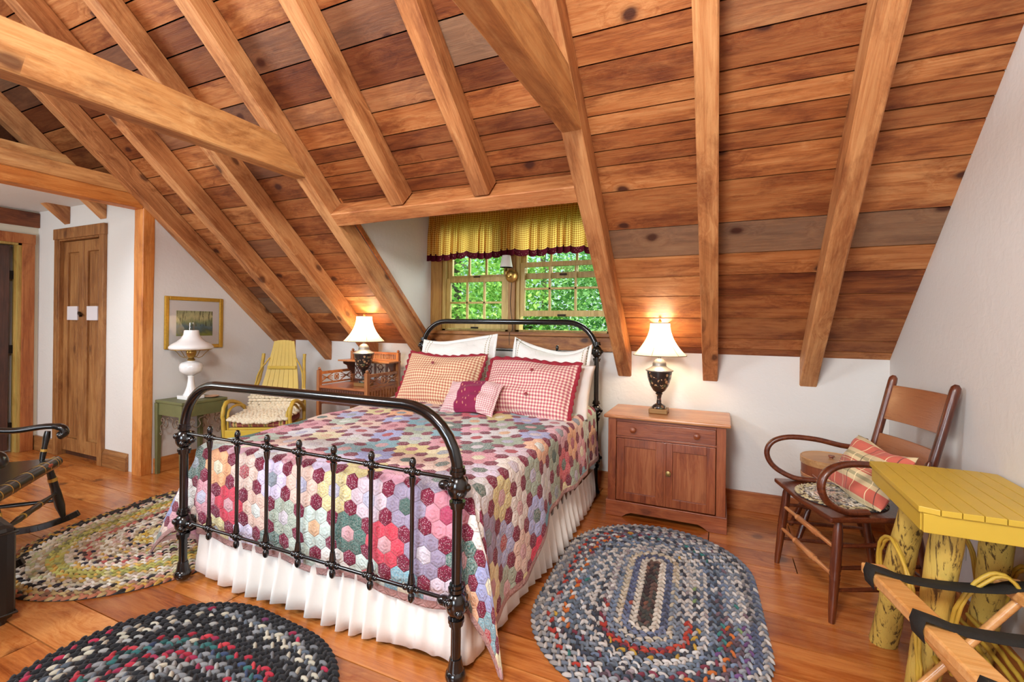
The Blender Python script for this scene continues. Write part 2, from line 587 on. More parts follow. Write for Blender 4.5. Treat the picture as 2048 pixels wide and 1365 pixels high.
# hall alcove: closet wall, door wall, flat ceiling
ZC = 2.36
mb = MB().box(XE, -5.80, 2.30, 2.40, 0, ZC).box(-5.04, -4.502, 2.30, 2.40, 0, ZC).box(-5.80, -5.04, 2.30, 2.40, 2.07, ZC)
mb.box(-5.80, -5.04, 2.365, 2.40, 0, 2.07)
struct('wall_closet', mb, m_wall)
mb = MB().box(XE - .1, XE, 2.20, 2.31, 0, ZC).box(XE - .1, XE, -1.2, 1.30, 0, ZC).box(XE - .1, XE, 1.30, 2.20, 2.03, ZC)
struct('wall_hall', mb, plain('hall_plaster', '#d9d2bd', 0.85, bump=0.2, bscale=12))
struct('wall_hall_rear', MB().box(XE, -4.6, -1.3, -1.2, 0, ZC), m_wall)
struct('ceiling_hall', MB().box(XE - .1, -4.50, -1.3, 2.31, ZC, ZC + .03), m_wall)
# dormer
mb = MB()
mb.prism([(2.50, zdeck(2.50) + .02), (YW, zdeck(YW) + .02), (YW, 2.46), (2.50, 2.46)], -2.60, -2.505, 'x')
struct('wall_dormer_left', mb, m_wall)
mb = MB()
mb.prism([(2.50, zdeck(2.50) + .02), (YW, zdeck(YW) + .02), (YW, 2.46), (2.50, 2.46)], -0.735, -0.64, 'x')
struct('wall_dormer_right', mb, m_wall)
struct('ceiling_dormer', MB().box(-2.6, -.64, 2.52, YW + .2, 2.44, 2.50), m_wall)
struct('wall_dormer_front', MB().box(-2.505, -.735, 2.60, 2.64, 2.17, 2.46), m_wall)
# strip where the cheek meets the rafter
for i, x in enumerate((-2.498, -0.742)):
    mb = MB().prism([(2.53, zdeck(2.53) - .004), (YW, zdeck(YW) - .004), (YW, zdeck(YW) + .045), (2.53, zdeck(2.53) + .045)], x - .007, x + .007, 'x')
    struct('trim_%d' % (i + 1), mb, m_trim)
# window wall of the dormer: boards round two sash windows
def glass_mat():
    t = NT('window_glass')
    tr = t.n('BsdfTransparent')
    gl = t.n('BsdfGlossy', {'Color': (1, 1, 1, 1), 'Roughness': 0.02})
    fr = t.n('Fresnel', {'IOR': 1.45})
    mx = t.n('MixShader')
    t.put(mx, 0, t.math('MULTIPLY', fr, 0.6)); t.put(mx, 1, tr.outputs[0]); t.put(mx, 2, gl.outputs[0])
    t.t.links.new(mx.outputs[0], t.out.inputs[0])
    return t.m
m_glass = glass_mat()
mb = MB().box(-2.503, -2.385, 3.69, 3.80, 1.10, 2.46)
mb.box(-2.503, -0.737, 3.69, 3.80, 2.27, 2.46).box(-1.70, -1.635, 3.69, 3.80, 1.2, 2.3).box(-0.80, -0.737, 3.69, 3.80, 1.1, 2.46)
struct('trim_3', mb, wood('casing_pine', '#6f4a22', '#94682f', '#ab813f', 'Z', .5, 1, .6), bevel=.003)
mb = MB().box(-2.503, -0.737, 3.655, 3.80, 1.205, 1.235).box(-2.503, -0.737, 3.685, 3.80, 1.09, 1.205)
struct('trim_4', mb, wood('sill_pine', '#7d4a22', '#9f6532', '#b98048', 'X', .5, 1, .9), bevel=.004)
def sash_window(nm, x0, x1, lift, label):
    z0, z1, zm = 1.235, 2.27, 1.70
    fr = MB()
    fr.box(x0, x0 + .035, 3.71, 3.80, z0, z1).box(x1 - .035, x1, 3.71, 3.80, z0, z1).box(x0, x1, 3.71, 3.80, z1 - .03, z1).box(x0, x1, 3.71, 3.80, z0, z0 + .018)
    root = fr.build(nm, m_winwood, bevel=.002)
    root['kind'] = 'structure'
    a, b = x0 + .035, x1 - .035
    def sash(y, s0, s1, what):
        mb = MB()
        st, rt, rb = .042, .04, .05
        mb.box(a, a + st, y, y + .03, s0, s1).box(b - st, b, y, y + .03, s0, s1)
        mb.box(a + st, b - st, y, y + .03, s1 - rt, s1).box(a + st, b - st, y, y + .03, s0, s0 + rb)
        for k in (1, 2):
            x = a + st + (b - a - 2 * st) * k / 3
            mb.box(x - .009, x + .009, y + .004, y + .026, s0 + rb, s1 - rt)
        zc = (s0 + rb + s1 - rt) / 2
        mb.box(a + st, b - st, y + .004, y + .026, zc - .009, zc + .009)
        o = mb.build('sash', m_winwood, root, bevel=.0015)
        g = MB().box(a + st - .004, b - st + .004, y + .013, y + .016, s0 + rb - .004, s1 - rt + .004).build('pane', m_glass, o)
        return o
    low = sash(3.722, z0 + .02 + lift, zm + .02 + lift, 'lower')
    up = sash(3.757, zm - .005, z1 - .03, 'upper')
    MB().box((a + b) / 2 - .035, (a + b) / 2 + .035, 3.708, 3.724, z0 + .022 + lift, z0 + .038 + lift).build('sash_lift', plain('bronze_hardware', '#2a211a', 0.4, 0.8), low)
    MB().box((a + b) / 2 - .03, (a + b) / 2 + .03, 3.74, 3.76, zm + .018, zm + .034).build('sash_lock', plain('bronze_hardware', '#2a211a'), up)
sash_window('window_1', -2.385, -1.70, 0.0, 'left')
sash_window('window_2', -1.635, -0.80, 0.115, 'right')
# baseboards
struct('baseboard_back', MB().box(XL, -0.9, YW - .02, YW, 0, .135).box(-0.9, XR, YW - .02, YW, 0, .135), m_trim, bevel=.003)
struct('baseboard_left', MB().box(XL, XL + .02, 2.36, YW, 0, .125), m_beam_ly, bevel=.003)
struct('baseboard_right', MB().box(XR - .02, XR, YB, YW, 0, .135), m_beam_ly, bevel=.003)
mb = MB().box(-4.98, -4.62, 2.275, 2.30, 0, .115)
mb.prism([(2.30, .115), (2.275, .115), (2.295, .15), (2.30, .15)], -4.98, -4.62, 'x')
struct('baseboard_closet', mb, m_pine_x, bevel=.002)
struct('baseboard_hall', MB().box(XE, -5.85, 2.275, 2.30, 0, .14), m_pine_x, bevel=.003)
# ------------------------------------------------------------------ timbers
SD = Vector((0, 1, -SL)).normalized()
where = {0: 'first rafter left of the right gable wall', 1: 'straight rafter to the right of the bedside lamp on the pine cabinet', 2: 'rafter forming the right side of the dormer window opening',
         3: 'right of the two short rafters ending above the curtain', 4: 'left of the two short rafters ending above the curtain', 5: 'rafter forming the left side of the dormer window opening',
         6: 'rafter whose foot sits behind the left bedside lamp', 7: 'rafter ending between the yellow rocker and the carved washstand', 8: 'lowest left rafter lying against the wall with the picture',
         9: 'dark rafter just beyond the post over the hall', 10: 'farthest dark rafter over the hall'}
for i, x in enumerate(RX):
    yb = YW - .001 if i not in (3, 4) else 2.445
    w = .05 if i != 2 else .052
    ca = [(x - w, YR, zund(YR)), (x + w, YR, zund(YR)), (x + w, YR, zdeck(YR) - .002), (x - w, YR, zdeck(YR) - .002)]
    if i in (3, 4):
        yo = SL * .147 / math.sqrt(1 + SL * SL)
        cb = [(x - w, yb, zund(yb)), (x + w, yb, zund(yb)), (x + w, yb + .1, zdeck(yb + .1) - .002), (x - w, yb + .1, zdeck(yb + .1) - .002)]
    elif i >= 9:
        yb = 2.298
        cb = [(x - w, yb, zund(yb)), (x + w, yb, zund(yb)), (x + w, yb, zdeck(yb) - .002), (x - w, yb, zdeck(yb) - .002)]
    else:
        cb = [(x - w, yb, zund(yb)), (x + w, yb, zund(yb)), (x + w, yb, zdeck(yb) - .002), (x - w, yb, zdeck(yb) - .002)]
    mb = MB().beam(cb, ca, n=14, seed=i + 3)
    o = mb.build('rafter', m_beam, M=frame(-SD, loc=(x, 2.0, zund(2.0))))
    tag(o, 'brown hewn pine ' + where[i], 'rafter', 'roof rafters')
# dormer header, square to the slope
def sl(y, depth):   # point 'depth' above the rafter underside, measured square to the slope
    n = Vector((0, SL, 1)).normalized()
    return Vector((0, y, zund(y))) + n * depth
a0, a1 = sl(2.455, 0), sl(2.530, 0)
b1, b0 = sl(2.530, .145), sl(2.455, .145)
ca = [(-2.508, *p[1:]) for p in (a0, a1, b1, b0)]
cb = [(-0.742, *p[1:]) for p in (a0, a1, b1, b0)]
o = MB().beam(ca, cb, n=12, seed=31).build('header_beam', m_header, M=frame((1, 0, 0), loc=(-1.6, 2.5, 2.05)))
tag(o, 'reddish hewn header beam across the top of the dormer opening above the gingham valance', 'beam')
# collar ties
def tie(x0, x1, y0, zb, zt, lab, seed):
    def yc(z):
        return YW - (z - .90) / SL
    ca = [(x0, y0, zb), (x1, y0, zb), (x1, y0, zt), (x0, y0, zt)]
    cb = [(x0, yc(zb), zb), (x1, yc(zb), zb), (x1, yc(zt) + .0, zt), (x0, yc(zt), zt)]
    o = MB().beam(ca, cb, n=12, seed=seed).build('tie_beam', m_beam_y, M=frame((0, 1, 0), loc=((x0 + x1) / 2, 1.0, zb)))
    tag(o, lab, 'beam', 'tie beams')
tie(-2.615, -2.508, -1.2, 2.252, 2.455, 'large light pine tie beam crossing the upper left corner with an angled end', 41)
tie(-0.745, -0.638, -1.2, 2.262, 2.475, 'large light pine tie beam at top centre ending against the rafter right of the dormer', 42)
# hall opening: post, header, plate, second plate
o = MB().beam([(-4.50, 2.262, .001), (-4.375, 2.262, .001), (-4.375, 2.352, .001), (-4.50, 2.352, .001)], [(-4.50, 2.262, 2.325), (-4.375, 2.262, 2.325), (-4.375, 2.352, 2.325), (-4.50, 2.352, 2.325)], n=10, jit=.0006, wav=.001, seed=51).build('corner_post', wood('post_pine', '#a05a24', '#c97c38', '#dd9a54', 'X', .5, 1.0, .6), M=frame((0, 0, 1), (0, 1, 0), loc=(-4.44, 2.3, 1)))
tag(o, 'orange pine post at the corner of the hall opening left of the green table', 'post')
o = MB().beam([(-4.50, -1.3, 2.22), (-4.375, -1.3, 2.22), (-4.375, -1.3, 2.325), (-4.50, -1.3, 2.325)], [(-4.50, 2.26, 2.22), (-4.375, 2.26, 2.22), (-4.375, 2.26, 2.325), (-4.50, 2.26, 2.325)], n=12, jit=.0006, wav=.001, seed=52).build('opening_beam', wood('opening_pine', '#a05a24', '#c97c38', '#dd9a54', 'X', .5, 1.0, .4), M=frame((0, 1, 0), loc=(-4.44, 1, 2.3)))
tag(o, 'orange pine beam over the hall opening resting on the corner post', 'beam')
def plate(x0, x1, z0, z1, yend, lab, seed):
    ca = [(x0, -1.3, z0), (x1, -1.3, z0), (x1, -1.3, z1), (x0, -1.3, z1)]
    cb = [(x0, yend - (z0 - z0) , z0), (x1, yend, z0), (x1, yend - (z1 - z0) / SL, z1), (x0, yend - (z1 - z0) / SL, z1)]
    o = MB().beam(ca, cb, n=12, seed=seed).build('wall_plate_beam', m_beam_y, M=frame((0, 1, 0), loc=(x0, 1, z0)))
    tag(o, lab, 'beam')
plate(-4.50, -4.375, 2.327, 2.44, 2.20, 'pale pine beam stacked on top of the orange hall opening beam', 53)
plate(-4.72, -4.60, 2.40, 2.56, 2.02, 'dull olive pine beam behind the two stacked hall opening beams', 54)
# beam on the hall wall above the door
o = MB().beam([(XE, .6, 2.20), (XE + .03, .6, 2.20), (XE + .03, .6, 2.345), (XE, .6, 2.345)], [(XE, 2.297, 2.20), (XE + .03, 2.297, 2.20), (XE + .03, 2.297, 2.345), (XE, 2.297, 2.345)], n=6, seed=55).build('hall_beam', wood('hall_beam_wood', '#4e2613', '#6e3a1e', '#8a4f2c', 'X', .55, 1, .5), M=frame((0, 1, 0), loc=(XE, 1, 2.2)))
tag(o, 'dark reddish beam high on the hall wall above the open door', 'beam')
# ------------------------------------------------------------------ doors
# closet door: casing + narrow pair of two-panel doors
root = MB().box(-5.85, -5.785, 2.275, 2.30, 0, 2.055).box(-5.055, -4.985, 2.27, 2.30, 0, 2.055).box(-5.855, -4.98, 2.268, 2.30, 2.055, 2.155).box(-5.785, -5.765, 2.28, 2.36, 0, 2.055).box(-5.075, -5.055, 2.28, 2.36, 0, 2.055).box(-5.765, -5.075, 2.28, 2.36, 2.04, 2.055).build('door_1', m_pine_z, bevel=.002)
root['kind'] = 'structure'
mb = MB()
for k in range(2):
    a = -5.765 + k * .345 + .002
    b = a + .343
    y0, y1 = 2.315, 2.345
    st = .075
    mb.box(a, a + st, y0, y1, .05, 2.035).box(b - st, b, y0, y1, .05, 2.035)
    mb.box(a + st, b - st, y0, y1, .05, .17).box(a + st, b - st, y0, y1, 1.93, 2.035)
    mb.box(a + st, b - st, y0 + .018, y1, .17, 1.93)
    mb.box(a + st + .025, b - st - .025, y0 + .008, y1, .20, 1.27).box(a + st + .025, b - st - .025, y0 + .008, y1, 1.44, 1.90)
mb.build('door_leaf', m_pine_z, root, bevel=.002)
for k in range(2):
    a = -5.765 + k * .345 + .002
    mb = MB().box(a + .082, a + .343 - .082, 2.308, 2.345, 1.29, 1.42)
    mb.build('lock_rail', plain('sunlit_block_paint', '#d9d5da', .5), root, bevel=.002)['label'] = 'block between door panels with sunlight painted in pale'  # pale colour stands in for sunlight on the raised blocks
MB().box(-5.785, -5.055, 2.346, 2.364, 0, .10).build('gap_shade_strip', m_darkwood, root)  # dark strip added so the gap under the doors looks shaded
MB().bar((-5.45, 2.30, 1.36), (-5.39, 2.29, 1.33), .02, .02).build('latch', plain('black_iron', '#0b0a0a', .3, .3), root)
# hall door: casing and half open dark leaf
root = MB().box(XE, XE + .03, 2.175, 2.265, 0, 2.03).box(XE, XE + .03, 1.2, 2.27, 2.03, 2.125).build('door_2', wood('hall_casing', '#7a3f1c', '#a05a2b', '#b87440', 'Z', .5, 1, .6), bevel=.003)
root['kind'] = 'structure'
MB().box(XE - .1, XE + .012, 2.150, 2.175, 0, 2.03).box(XE - .06, XE - .03, 2.135, 2.150, 0, 2.02).box(XE - .1, XE + .012, 1.3, 2.175, 2.01, 2.03).build('door_stop', m_winwood, root)
mb = MB().box(XE - .50, XE - .0, 1.30, 1.34, 0.03, 2.0)
mb = MB()
mb.box(0, .80, -.02, .02, .03, 2.0)
Mx = Matrix.Translation((XE - .04, 2.105, 0)) @ Matrix.Rotation(math.radians(-101), 4, 'Z')
lf = MB().box(0, .80, -.02, .02, .03, 2.0, M=Mx)
lf.build('door_leaf', m_darkwood, root, bevel=.003)
for z in (.25, 1.0, 1.72):
    MB().box(XE - .075, XE - .035, 2.105, 2.135, z - .04, z + .04).build('hinge', plain('black_iron', '#0b0a0a', .3, .3), root)
struct('wall_beyond_door', MB().box(XE - 1.2, XE - 1.15, .6, 2.8, 0, 2.4), plain('beyond_plaster', '#e8e2d0', .9))
# outlet on the right wall
o = thing('wall_outlet', 'small white electrical outlet low on the right wall behind the yellow table', 'outlet', (XR - .004, 2.705, .35))
MB().box(-.003, .003, -.036, .036, -.058, .058).build('cover_plate', plain('outlet_plastic', '#c9c2b6', .4), o, bevel=.002)
for dz in (-.02, .02):
    MB().box(-.005, -.002, -.016, .016, dz - .013, dz + .013).build('socket', plain('socket_plastic', '#b3aca0', .4), o, bevel=.002)
# ------------------------------------------------------------------ iron bed
m_iron = plain('black_enamel_iron', '#0d0b0b', 0.22, 0.0, coat=0.6, bump=0.08, bscale=25)
BX0, BX1, BYF, BYH = -2.432, -0.858, 1.450, 3.480
bed = thing('iron_bed', 'black enamelled iron bed frame with tall arched footboard in mid room', 'bed', ((BX0 + BX1) / 2, 2.46, 0))
bc = (BX0 + BX1) / 2
def LB(x, y, z):
    return (x - bc, y - 2.46, z)
def casting(mb, x, y, z, r=.042, wing=1):
    mb.sph(LB(x, y, z), r * .92, 14, 8, (1, 1, 1.25))
    for dz, q in ((-.055, .030), (.055, .030), (-.068, .026), (.068, .026)):
        mb.tube([LB(x, y, z + dz - .006), LB(x, y, z + dz + .006)], q, 14)
    for k in range(6):
        a = k * pi / 3 + .3
        mb.sph(LB(x + math.cos(a) * .034, y + math.sin(a) * .034, z + .02 * math.sin(k * 2.1)), .016, 8, 5)
    mb.sph(LB(x + (.05 if wing > 0 else -.05), y, z), .020, 10, 6, (1.6, 1, 1))
def end_frame(y, ztop, zu, zl, rad, cast_z, name, nspin, caps):
    # arch with both posts
    pts = [(BX0, y, cast_z)]
    pts.append((BX0, y, ztop - rad))
    for k in range(1, 9):
        a = pi - k * pi / 2 / 8
        pts.append((BX0 + rad + rad * math.cos(a), y, ztop - rad + rad * math.sin(a) * 1.0))
    for k in range(0, 9):
        a = pi / 2 - k * pi / 2 / 8
        pts.append((BX1 - rad + rad * math.cos(a), y, ztop - rad + rad * math.sin(a)))
    pts.append((BX1, y, cast_z))
    mb = MB().tube([LB(*p) for p in pts], .0215, 16)
    mb.build(name + '_arch', m_iron, bed, smooth=50)
    for x, s in ((BX0, 1), (BX1, -1)):
        mb = MB().tube([LB(x, y, .075), LB(x, y, cast_z)], .0185, 14)
        mb.build(name + '_post', m_iron, bed, smooth=50)
        for z in caps:
            mb = MB()
            casting(mb, x, y, z, .043, s)
            mb.build('casting', m_iron, bed, smooth=50)
        mb = MB().sph(LB(x, y, .038), .033, 16, 8, (1.15, 1.15, 1)).tube([LB(x, y, .055), LB(x, y, .10)], [.03, .022], 12)
        mb.build('caster', m_iron, bed, smooth=50)
    for z in (zu, zl):
        MB().tube([LB(BX0 + .02, y, z), LB(BX1 - .02, y, z)], .0075, 10).build(name + '_rail', m_iron, bed, smooth=50)
    for i in range(1, nspin + 1):
        x = BX0 + (BX1 - BX0) * i / (nspin + 1)
        mb = MB().tube([LB(x, y, zl), LB(x, y, zu)], .0082, 10)
        for z, sg in ((zu, 1), (zl, -1)):
            mb.sph(LB(x, y, z), .018, 10, 6, (1, 1, 1.1))
            mb.sph(LB(x, y, z + sg * .034), .0135, 10, 6, (1, 1, 1.6))
            mb.tube([LB(x, y, z - sg * .055), LB(x, y, z - sg * .02)], [.010, .0145], 10)
            for s in (-1, 1):
                mb.sph(LB(x + s * .026, y, z), .0125, 8, 5, (1.3, 1, 1))
        mb.build('spindle', m_iron, bed, smooth=50)
end_frame(BYF, .990, .740, .300, .235, .715, 'footboard', 7, (.712, .292))
end_frame(BYH, 1.320, 1.085, .30, .235, 1.10, 'headboard', 4, (1.10, .655, .30))
for x in (BX0, BX1):
    MB().box(x - bc - .012, x - bc + .012, BYF - 2.46 + .02, BYH - 2.46 - .02, .24, .30).build('side_rail', m_iron, bed)
# box and mattress
m_white = plain('white_cotton', '#eeeae4', 0.9, bump=0.25, bscale=120, sheen=.2)
mb = MB().box(BX0 + .04, BX1 - .04, BYF + .115, BYH - .03, .33, .63)
tag(mb.build('mattress', m_white, bevel=.04), 'thick white mattress under the patchwork quilt on the iron bed', 'mattress')
# ------------------------------------------------------------------ pleated white bed skirt
def skirt():
    m = plain('skirt_cotton', '#ece8e2', 0.9, bump=0.2, bscale=90, sheen=.2)
    rnd = random.Random(5)
    path = []   # along left side, foot, right side at the frame; outward normals
    xl, xr, yf, yh = BX0 + .02, BX1 - .01, BYF + .085, BYH - .05
    L1, L2, L3 = yh - yf, xr - xl, yh - yf
    tot = L1 + L2 + L3
    n = 900
    ph = [rnd.uniform(0, 6) for _ in range(6)]
    rows = [(.335, 0.0), (.31, .25), (.24, .5), (.16, .75), (.08, .95), (.02, 1.1)]
    vs, fs = [], []
    for i in range(n + 1):
        s = tot * i / n
        if s < L1:
            p, nn = Vector((xl, yh - s, 0)), Vector((-1, 0, 0))
        elif s < L1 + L2:
            p, nn = Vector((xl + s - L1, yf, 0)), Vector((0, -1, 0))
        else:
            p, nn = Vector((xr, yf + s - L1 - L2, 0)), Vector((1, 0, 0))
        # round the corners
        for cs, n1, n2 in ((L1, (-1, 0), (0, -1)), (L1 + L2, (0, -1), (1, 0))):
            d = s - cs
            if abs(d) < .05:
                t = (d + .05) / .1
                nn = Vector((n1[0] * (1 - t) + n2[0] * t, n1[1] * (1 - t) + n2[1] * t, 0)).normalized()
        w = s * 2 * pi / .088 + 2.2 * math.sin(s * 5.1 + ph[0]) + 1.2 * math.sin(s * 11.3 + ph[1])
        w2 = s * 2 * pi / .031 + ph[2]
        amp = .62 + .38 * math.sin(s * 3.3 + ph[3])
        hem = .012 * math.sin(s * 8.7 + ph[4]) + .012 * math.sin(w)
        for z, k in rows:
            off = (.5 + .5 * math.sin(w)) ** 1.3 * .058 * k * amp + .003 * math.sin(w2) * (1.15 - k) + .018 * k
            q = p + nn * off
            zz = z + (hem * k if z < .1 else 0)
            vs.append((q.x, q.y, max(.012, zz)))
    m_ = len(rows)
    for i in range(n):
        for j in range(m_ - 1):
            fs.append((i * m_ + j, (i + 1) * m_ + j, (i + 1) * m_ + j + 1, i * m_ + j + 1))
    o = MB().add(vs, fs).build('bed_skirt', m, smooth=180)
    sd = o.modifiers.new('thick', 'SOLIDIFY')
    sd.thickness = .0015
    tag(o, 'gathered white cotton bed skirt hanging below the patchwork quilt', 'bed skirt')
skirt()
# ------------------------------------------------------------------ quilt: flower-garden hexagons
def quilt_material():
    t = NT('hexagon_quilt')
    uv = t.n('UVMap').outputs[0]
    S = 0.063          # flat-to-flat hexagon size in metres
    wob = t.n('TexNoise', {'Vector': uv, 'Scale': 9.0, 'Detail': 1.0}).outputs['Color']
    uvw = t.vm('ADD', uv, t.vm('SCALE', t.vm('SUBTRACT', wob, (.5, .5, .5)), 0.014))
    p = t.vm('SCALE', uvw, 1.0 / S)
    p = t.vm('ADD', p, (300.0, 173.20508 * 3, 0))
    p = t.vm('MULTIPLY', p, (1, 1, 0))
    s = (1.0, 1.7320508, 1.0)
    a = t.vm('SUBTRACT', t.vm('MODULO', p, s), (.5, .8660254, 0))
    b = t.vm('SUBTRACT', t.vm('MODULO', t.vm('ADD', p, (.5, .8660254, 0)), s), (.5, .8660254, 0))
    a = t.vm('MULTIPLY', a, (1, 1, 0))
    b = t.vm('MULTIPLY', b, (1, 1, 0))
    sel = t.math('LESS_THAN', t.vm('LENGTH', a), t.vm('LENGTH', b))
    g = t.mixv(sel, b, a)
    c = t.vm('SUBTRACT', p, g)
    sp = t.n('SeparateXYZ', {0: c})
    r = t.math('ROUND', t.math('DIVIDE', sp.outputs[1], .8660254))
    q = t.math('ROUND', t.math('SUBTRACT', sp.outputs[0], t.math('MULTIPLY', r, .5)))
    def m3(x):
        x9 = t.math('ADD', x, 9001.0)
        return t.math('SUBTRACT', t.math('ROUND', t.math('MODULO', x9, 3.0)), 1.0)
    q3, r3 = m3(q), m3(r)
    prod = t.math('MULTIPLY', q3, r3)
    burg = t.math('GREATER_THAN', prod, .5)
    cen = t.math('LESS_THAN', t.math('ADD', t.math('ABSOLUTE', q3), t.math('ABSOLUTE', r3)), .5)
    fid = t.n('CombineXYZ', {0: t.math('SUBTRACT', q, q3), 1: t.math('SUBTRACT', r, r3), 2: 0.0}).outputs[0]
    wn = t.n('TexWhiteNoise', {'Vector': fid}, noise_dimensions='3D')
    w2 = t.n('SeparateColor', {0: wn.outputs['Color']})
    pal = ['#dcdce2', '#bccabc', '#3a6860', '#ecdfae', '#d8c4d2', '#a2aadc', '#ece6e0', '#d88ea0', '#9fb09c', '#dfd08a', '#e6c4b4', '#9c90ac', '#72a8ba', '#cadcd4', '#dccfec', '#d83a54', '#efb284', '#e2a8bc']
    n_ = len(pal)
    pet = t.ramp(w2.outputs[0], [(i / n_, h) for i, h in enumerate(pal)], 'CONSTANT')
    pal2 = ['#b9b7d0', '#b03a60', '#e6e0c2', '#3f5f58', '#cfc7d4', '#d3a0a8', '#b01d35', '#dfe6e0', '#8c98a6', '#e0b58c']
    pc = t.ramp(w2.outputs[1], [(i / 10, h) for i, h in enumerate(pal2)], 'CONSTANT')
    # small prints
    v = t.n('TexVoronoi', {'Vector': uvw, 'Scale': 150.0}, feature='F1').outputs['Distance']
    vv = t.math('LESS_THAN', v, .33)
    nz = t.noise(uvw, 160.0, 2.0)
    base = t.mix(cen, pet, pc)
    prn = t.mix(t.math('MULTIPLY', t.ramp(nz, [(.42, (0, 0, 0, 1)), (.56, (1, 1, 1, 1))]), t.math('MULTIPLY', w2.outputs[2], .45)), base, lin('#f0ece4'))
    prn = t.mix(t.math('MULTIPLY', vv, t.math('MULTIPLY', w2.outputs[2], .22)), prn, lin('#3c4a44'))
    bcol = t.mix(t.math('MULTIPLY', t.math('LESS_THAN', t.n('TexVoronoi', {'Vector': uvw, 'Scale': 170.0}, feature='F1').outputs['Distance'], .27), .8), lin('#7a1436'), lin('#e7cdd6'))
    col = t.mix(burg, prn, bcol)
    # binding at the edge, stored in the mesh
    ed = t.n('Attribute', attribute_name='tint')
    col = t.mix(t.n('SeparateColor', {0: ed.outputs['Color']}).outputs[0], col, lin('#b98c86'))
    t.set(Base_Color=col, Roughness=0.92, Sheen_Weight=0.15)
    # quilting: seams sink, fabric puckers
    ga = t.vm('ABSOLUTE', g)
    gs = t.n('SeparateXYZ', {0: ga})
    hd = t.math('MAXIMUM', gs.outputs[0], t.math('ADD', t.math('MULTIPLY', gs.outputs[0], .5), t.math('MULTIPLY', gs.outputs[1], .8660254)))
    puff = t.math('SUBTRACT', 1.0, t.math('POWER', t.math('MULTIPLY', hd, 2.0), 4.0))
    ring = t.math('ABSOLUTE', t.math('SUBTRACT', t.math('FRACT', t.math('MULTIPLY', hd, 4.4)), .5))
    pk = t.noise(uv, 55.0, 3.0, .6, .6)
    h = t.math('ADD', t.math('MULTIPLY', puff, .8), t.math('ADD', t.math('MULTIPLY', ring, .55), t.math('MULTIPLY', pk, 1.1)))
    t.bump(h, .9, .008)
    return t.m
ZQ = .672
def quilt():
    xl, xr, yf, yh = BX0 - .02, BX1 + .03, BYF + .062, 3.36
    W_ = xr - xl
    HL, HF = .56, .385
    step = .010
    rc = .05
    def hang(d):
        """arc-length d past the edge -> (horizontal out, drop)"""
        if d <= 0:
            return d, 0.0
        q = rc * pi / 2
        if d < q:
            a = d / rc
            return rc * math.sin(a), rc * (1 - math.cos(a))
        return rc + (d - q) * .10, rc + (d - q) * .995
    na = int((HL + W_ + .56) / step)
    nb = int((yh - yf + HF + rc) / step)
    vs, uvs, edge = [], [], []
    rnd = random.Random(3)
    for j in range(nb + 1):
        b = -(HF + rc) + (yh - yf + HF + rc) * j / nb     # along y, negative over the foot
        yy = yf + b
        # right hem length: shorter at the head, long near the foot
        tt = min(1, max(0, (2.35 - yy) / .45))
        tt = tt * tt * (3 - 2 * tt)
        HR = .335 + .17 * tt
        HLx = .42 + .12 * tt
        for i in range(na + 1):
            u = i / na
            a = -HLx + (HLx + W_ + HR) * u
            dx = 0.0
            sx = 0
            if a < rc:
                dx, sx = rc - a, -1
            elif a > W_ - rc:
                dx, sx = a - (W_ - rc), 1
            dy = max(0.0, rc - b)
            x0 = xl + rc if sx < 0 else (xr - rc if sx > 0 else xl + a)
            y0 = yf + rc if dy > 0 else yf + b
            if dx > 0 and dy > 0:
                th = math.atan2(dy, dx)
                d = math.hypot(dx, dy)
                # flatten the cone: corner drape
                ho, dr = hang(d)
                k = .05 if sx > 0 else .60
                ho2 = ho + max(0, d - .12) * k * abs(math.sin(2 * th))
                cth, sth = math.cos(th), math.sin(th)
                x = x0 + sx * ho2 * (cth ** .6) + sx * .03 * math.sin(2 * th) * min(1, d * 4)
                y = y0 - min(ho2 * sth, .058 if d > 0 else 0) 
                y = y0 - rc * 1.05 * (sth ** 1.0) * min(1, d / rc) if d < 10 else y
                z = ZQ - dr * (.985 if sx > 0 else .93)
                fold = .022 * math.sin(th * 7 + d * 5) * min(1, d * 3)
                x += sx * fold
            elif dx > 0:
                ho, dr = hang(dx)
                wv = min(1, dx * 3) * (.012 * math.sin(yy * 9 + 1.1) + .006 * math.sin(yy * 23 + 2))
                x, y, z = x0 + sx * (ho + wv), y0, ZQ - dr
            elif dy > 0:
                ho, dr = hang(dy)
                wv = min(1, dy * 3) * (.008 * math.sin(a * 10 + .6) + .005 * math.sin(a * 27))
                x, y, z = x0, y0 - min(ho, .062) - wv * .6, ZQ - dr
                # buckles above the footrail
                z += .010 * math.sin(a * 13) * min(1, max(0, dy - .25) * 5)
                y += -.012 * math.exp(-((dy - .30) / .05) ** 2) * (.6 + .4 * math.sin(a * 6 + 2))
            else:
                x, y, z = x0, y0, ZQ
            lump = .006 * math.sin(x * 7 + y * 3) * math.sin(y * 5.5 + 1) + .003 * math.sin(x * 21 + y * 17)
            z += lump + (.035 * max(0, (y - 1.9) / 1.5) if True else 0) * (1 if dx < .1 else max(0, 1 - dx * 2))
            z = max(z, .02)
            vs.append((x, y, z))
            uvs.append((a + 1.13, b + .73))
            e = min(u * (HLx + W_ + HR), (1 - u) * (HLx + W_ + HR), b + HF + rc)
            edge.append(1.0 if e < .022 else 0.0)
    fs, cols = [], []
    mb = MB()
    nn = na + 1
    for j in range(nb):
        for i in range(na):
            f = (j * nn + i, j * nn + i + 1, (j + 1) * nn + i + 1, (j + 1) * nn + i)
            mb.f.append(f)
            e = max(edge[k] for k in f)
            mb.c.append((e, 0, 0))
    mb.v = vs
    o = mb.build('patchwork_quilt', quilt_material(), smooth=180, uv=uvs)
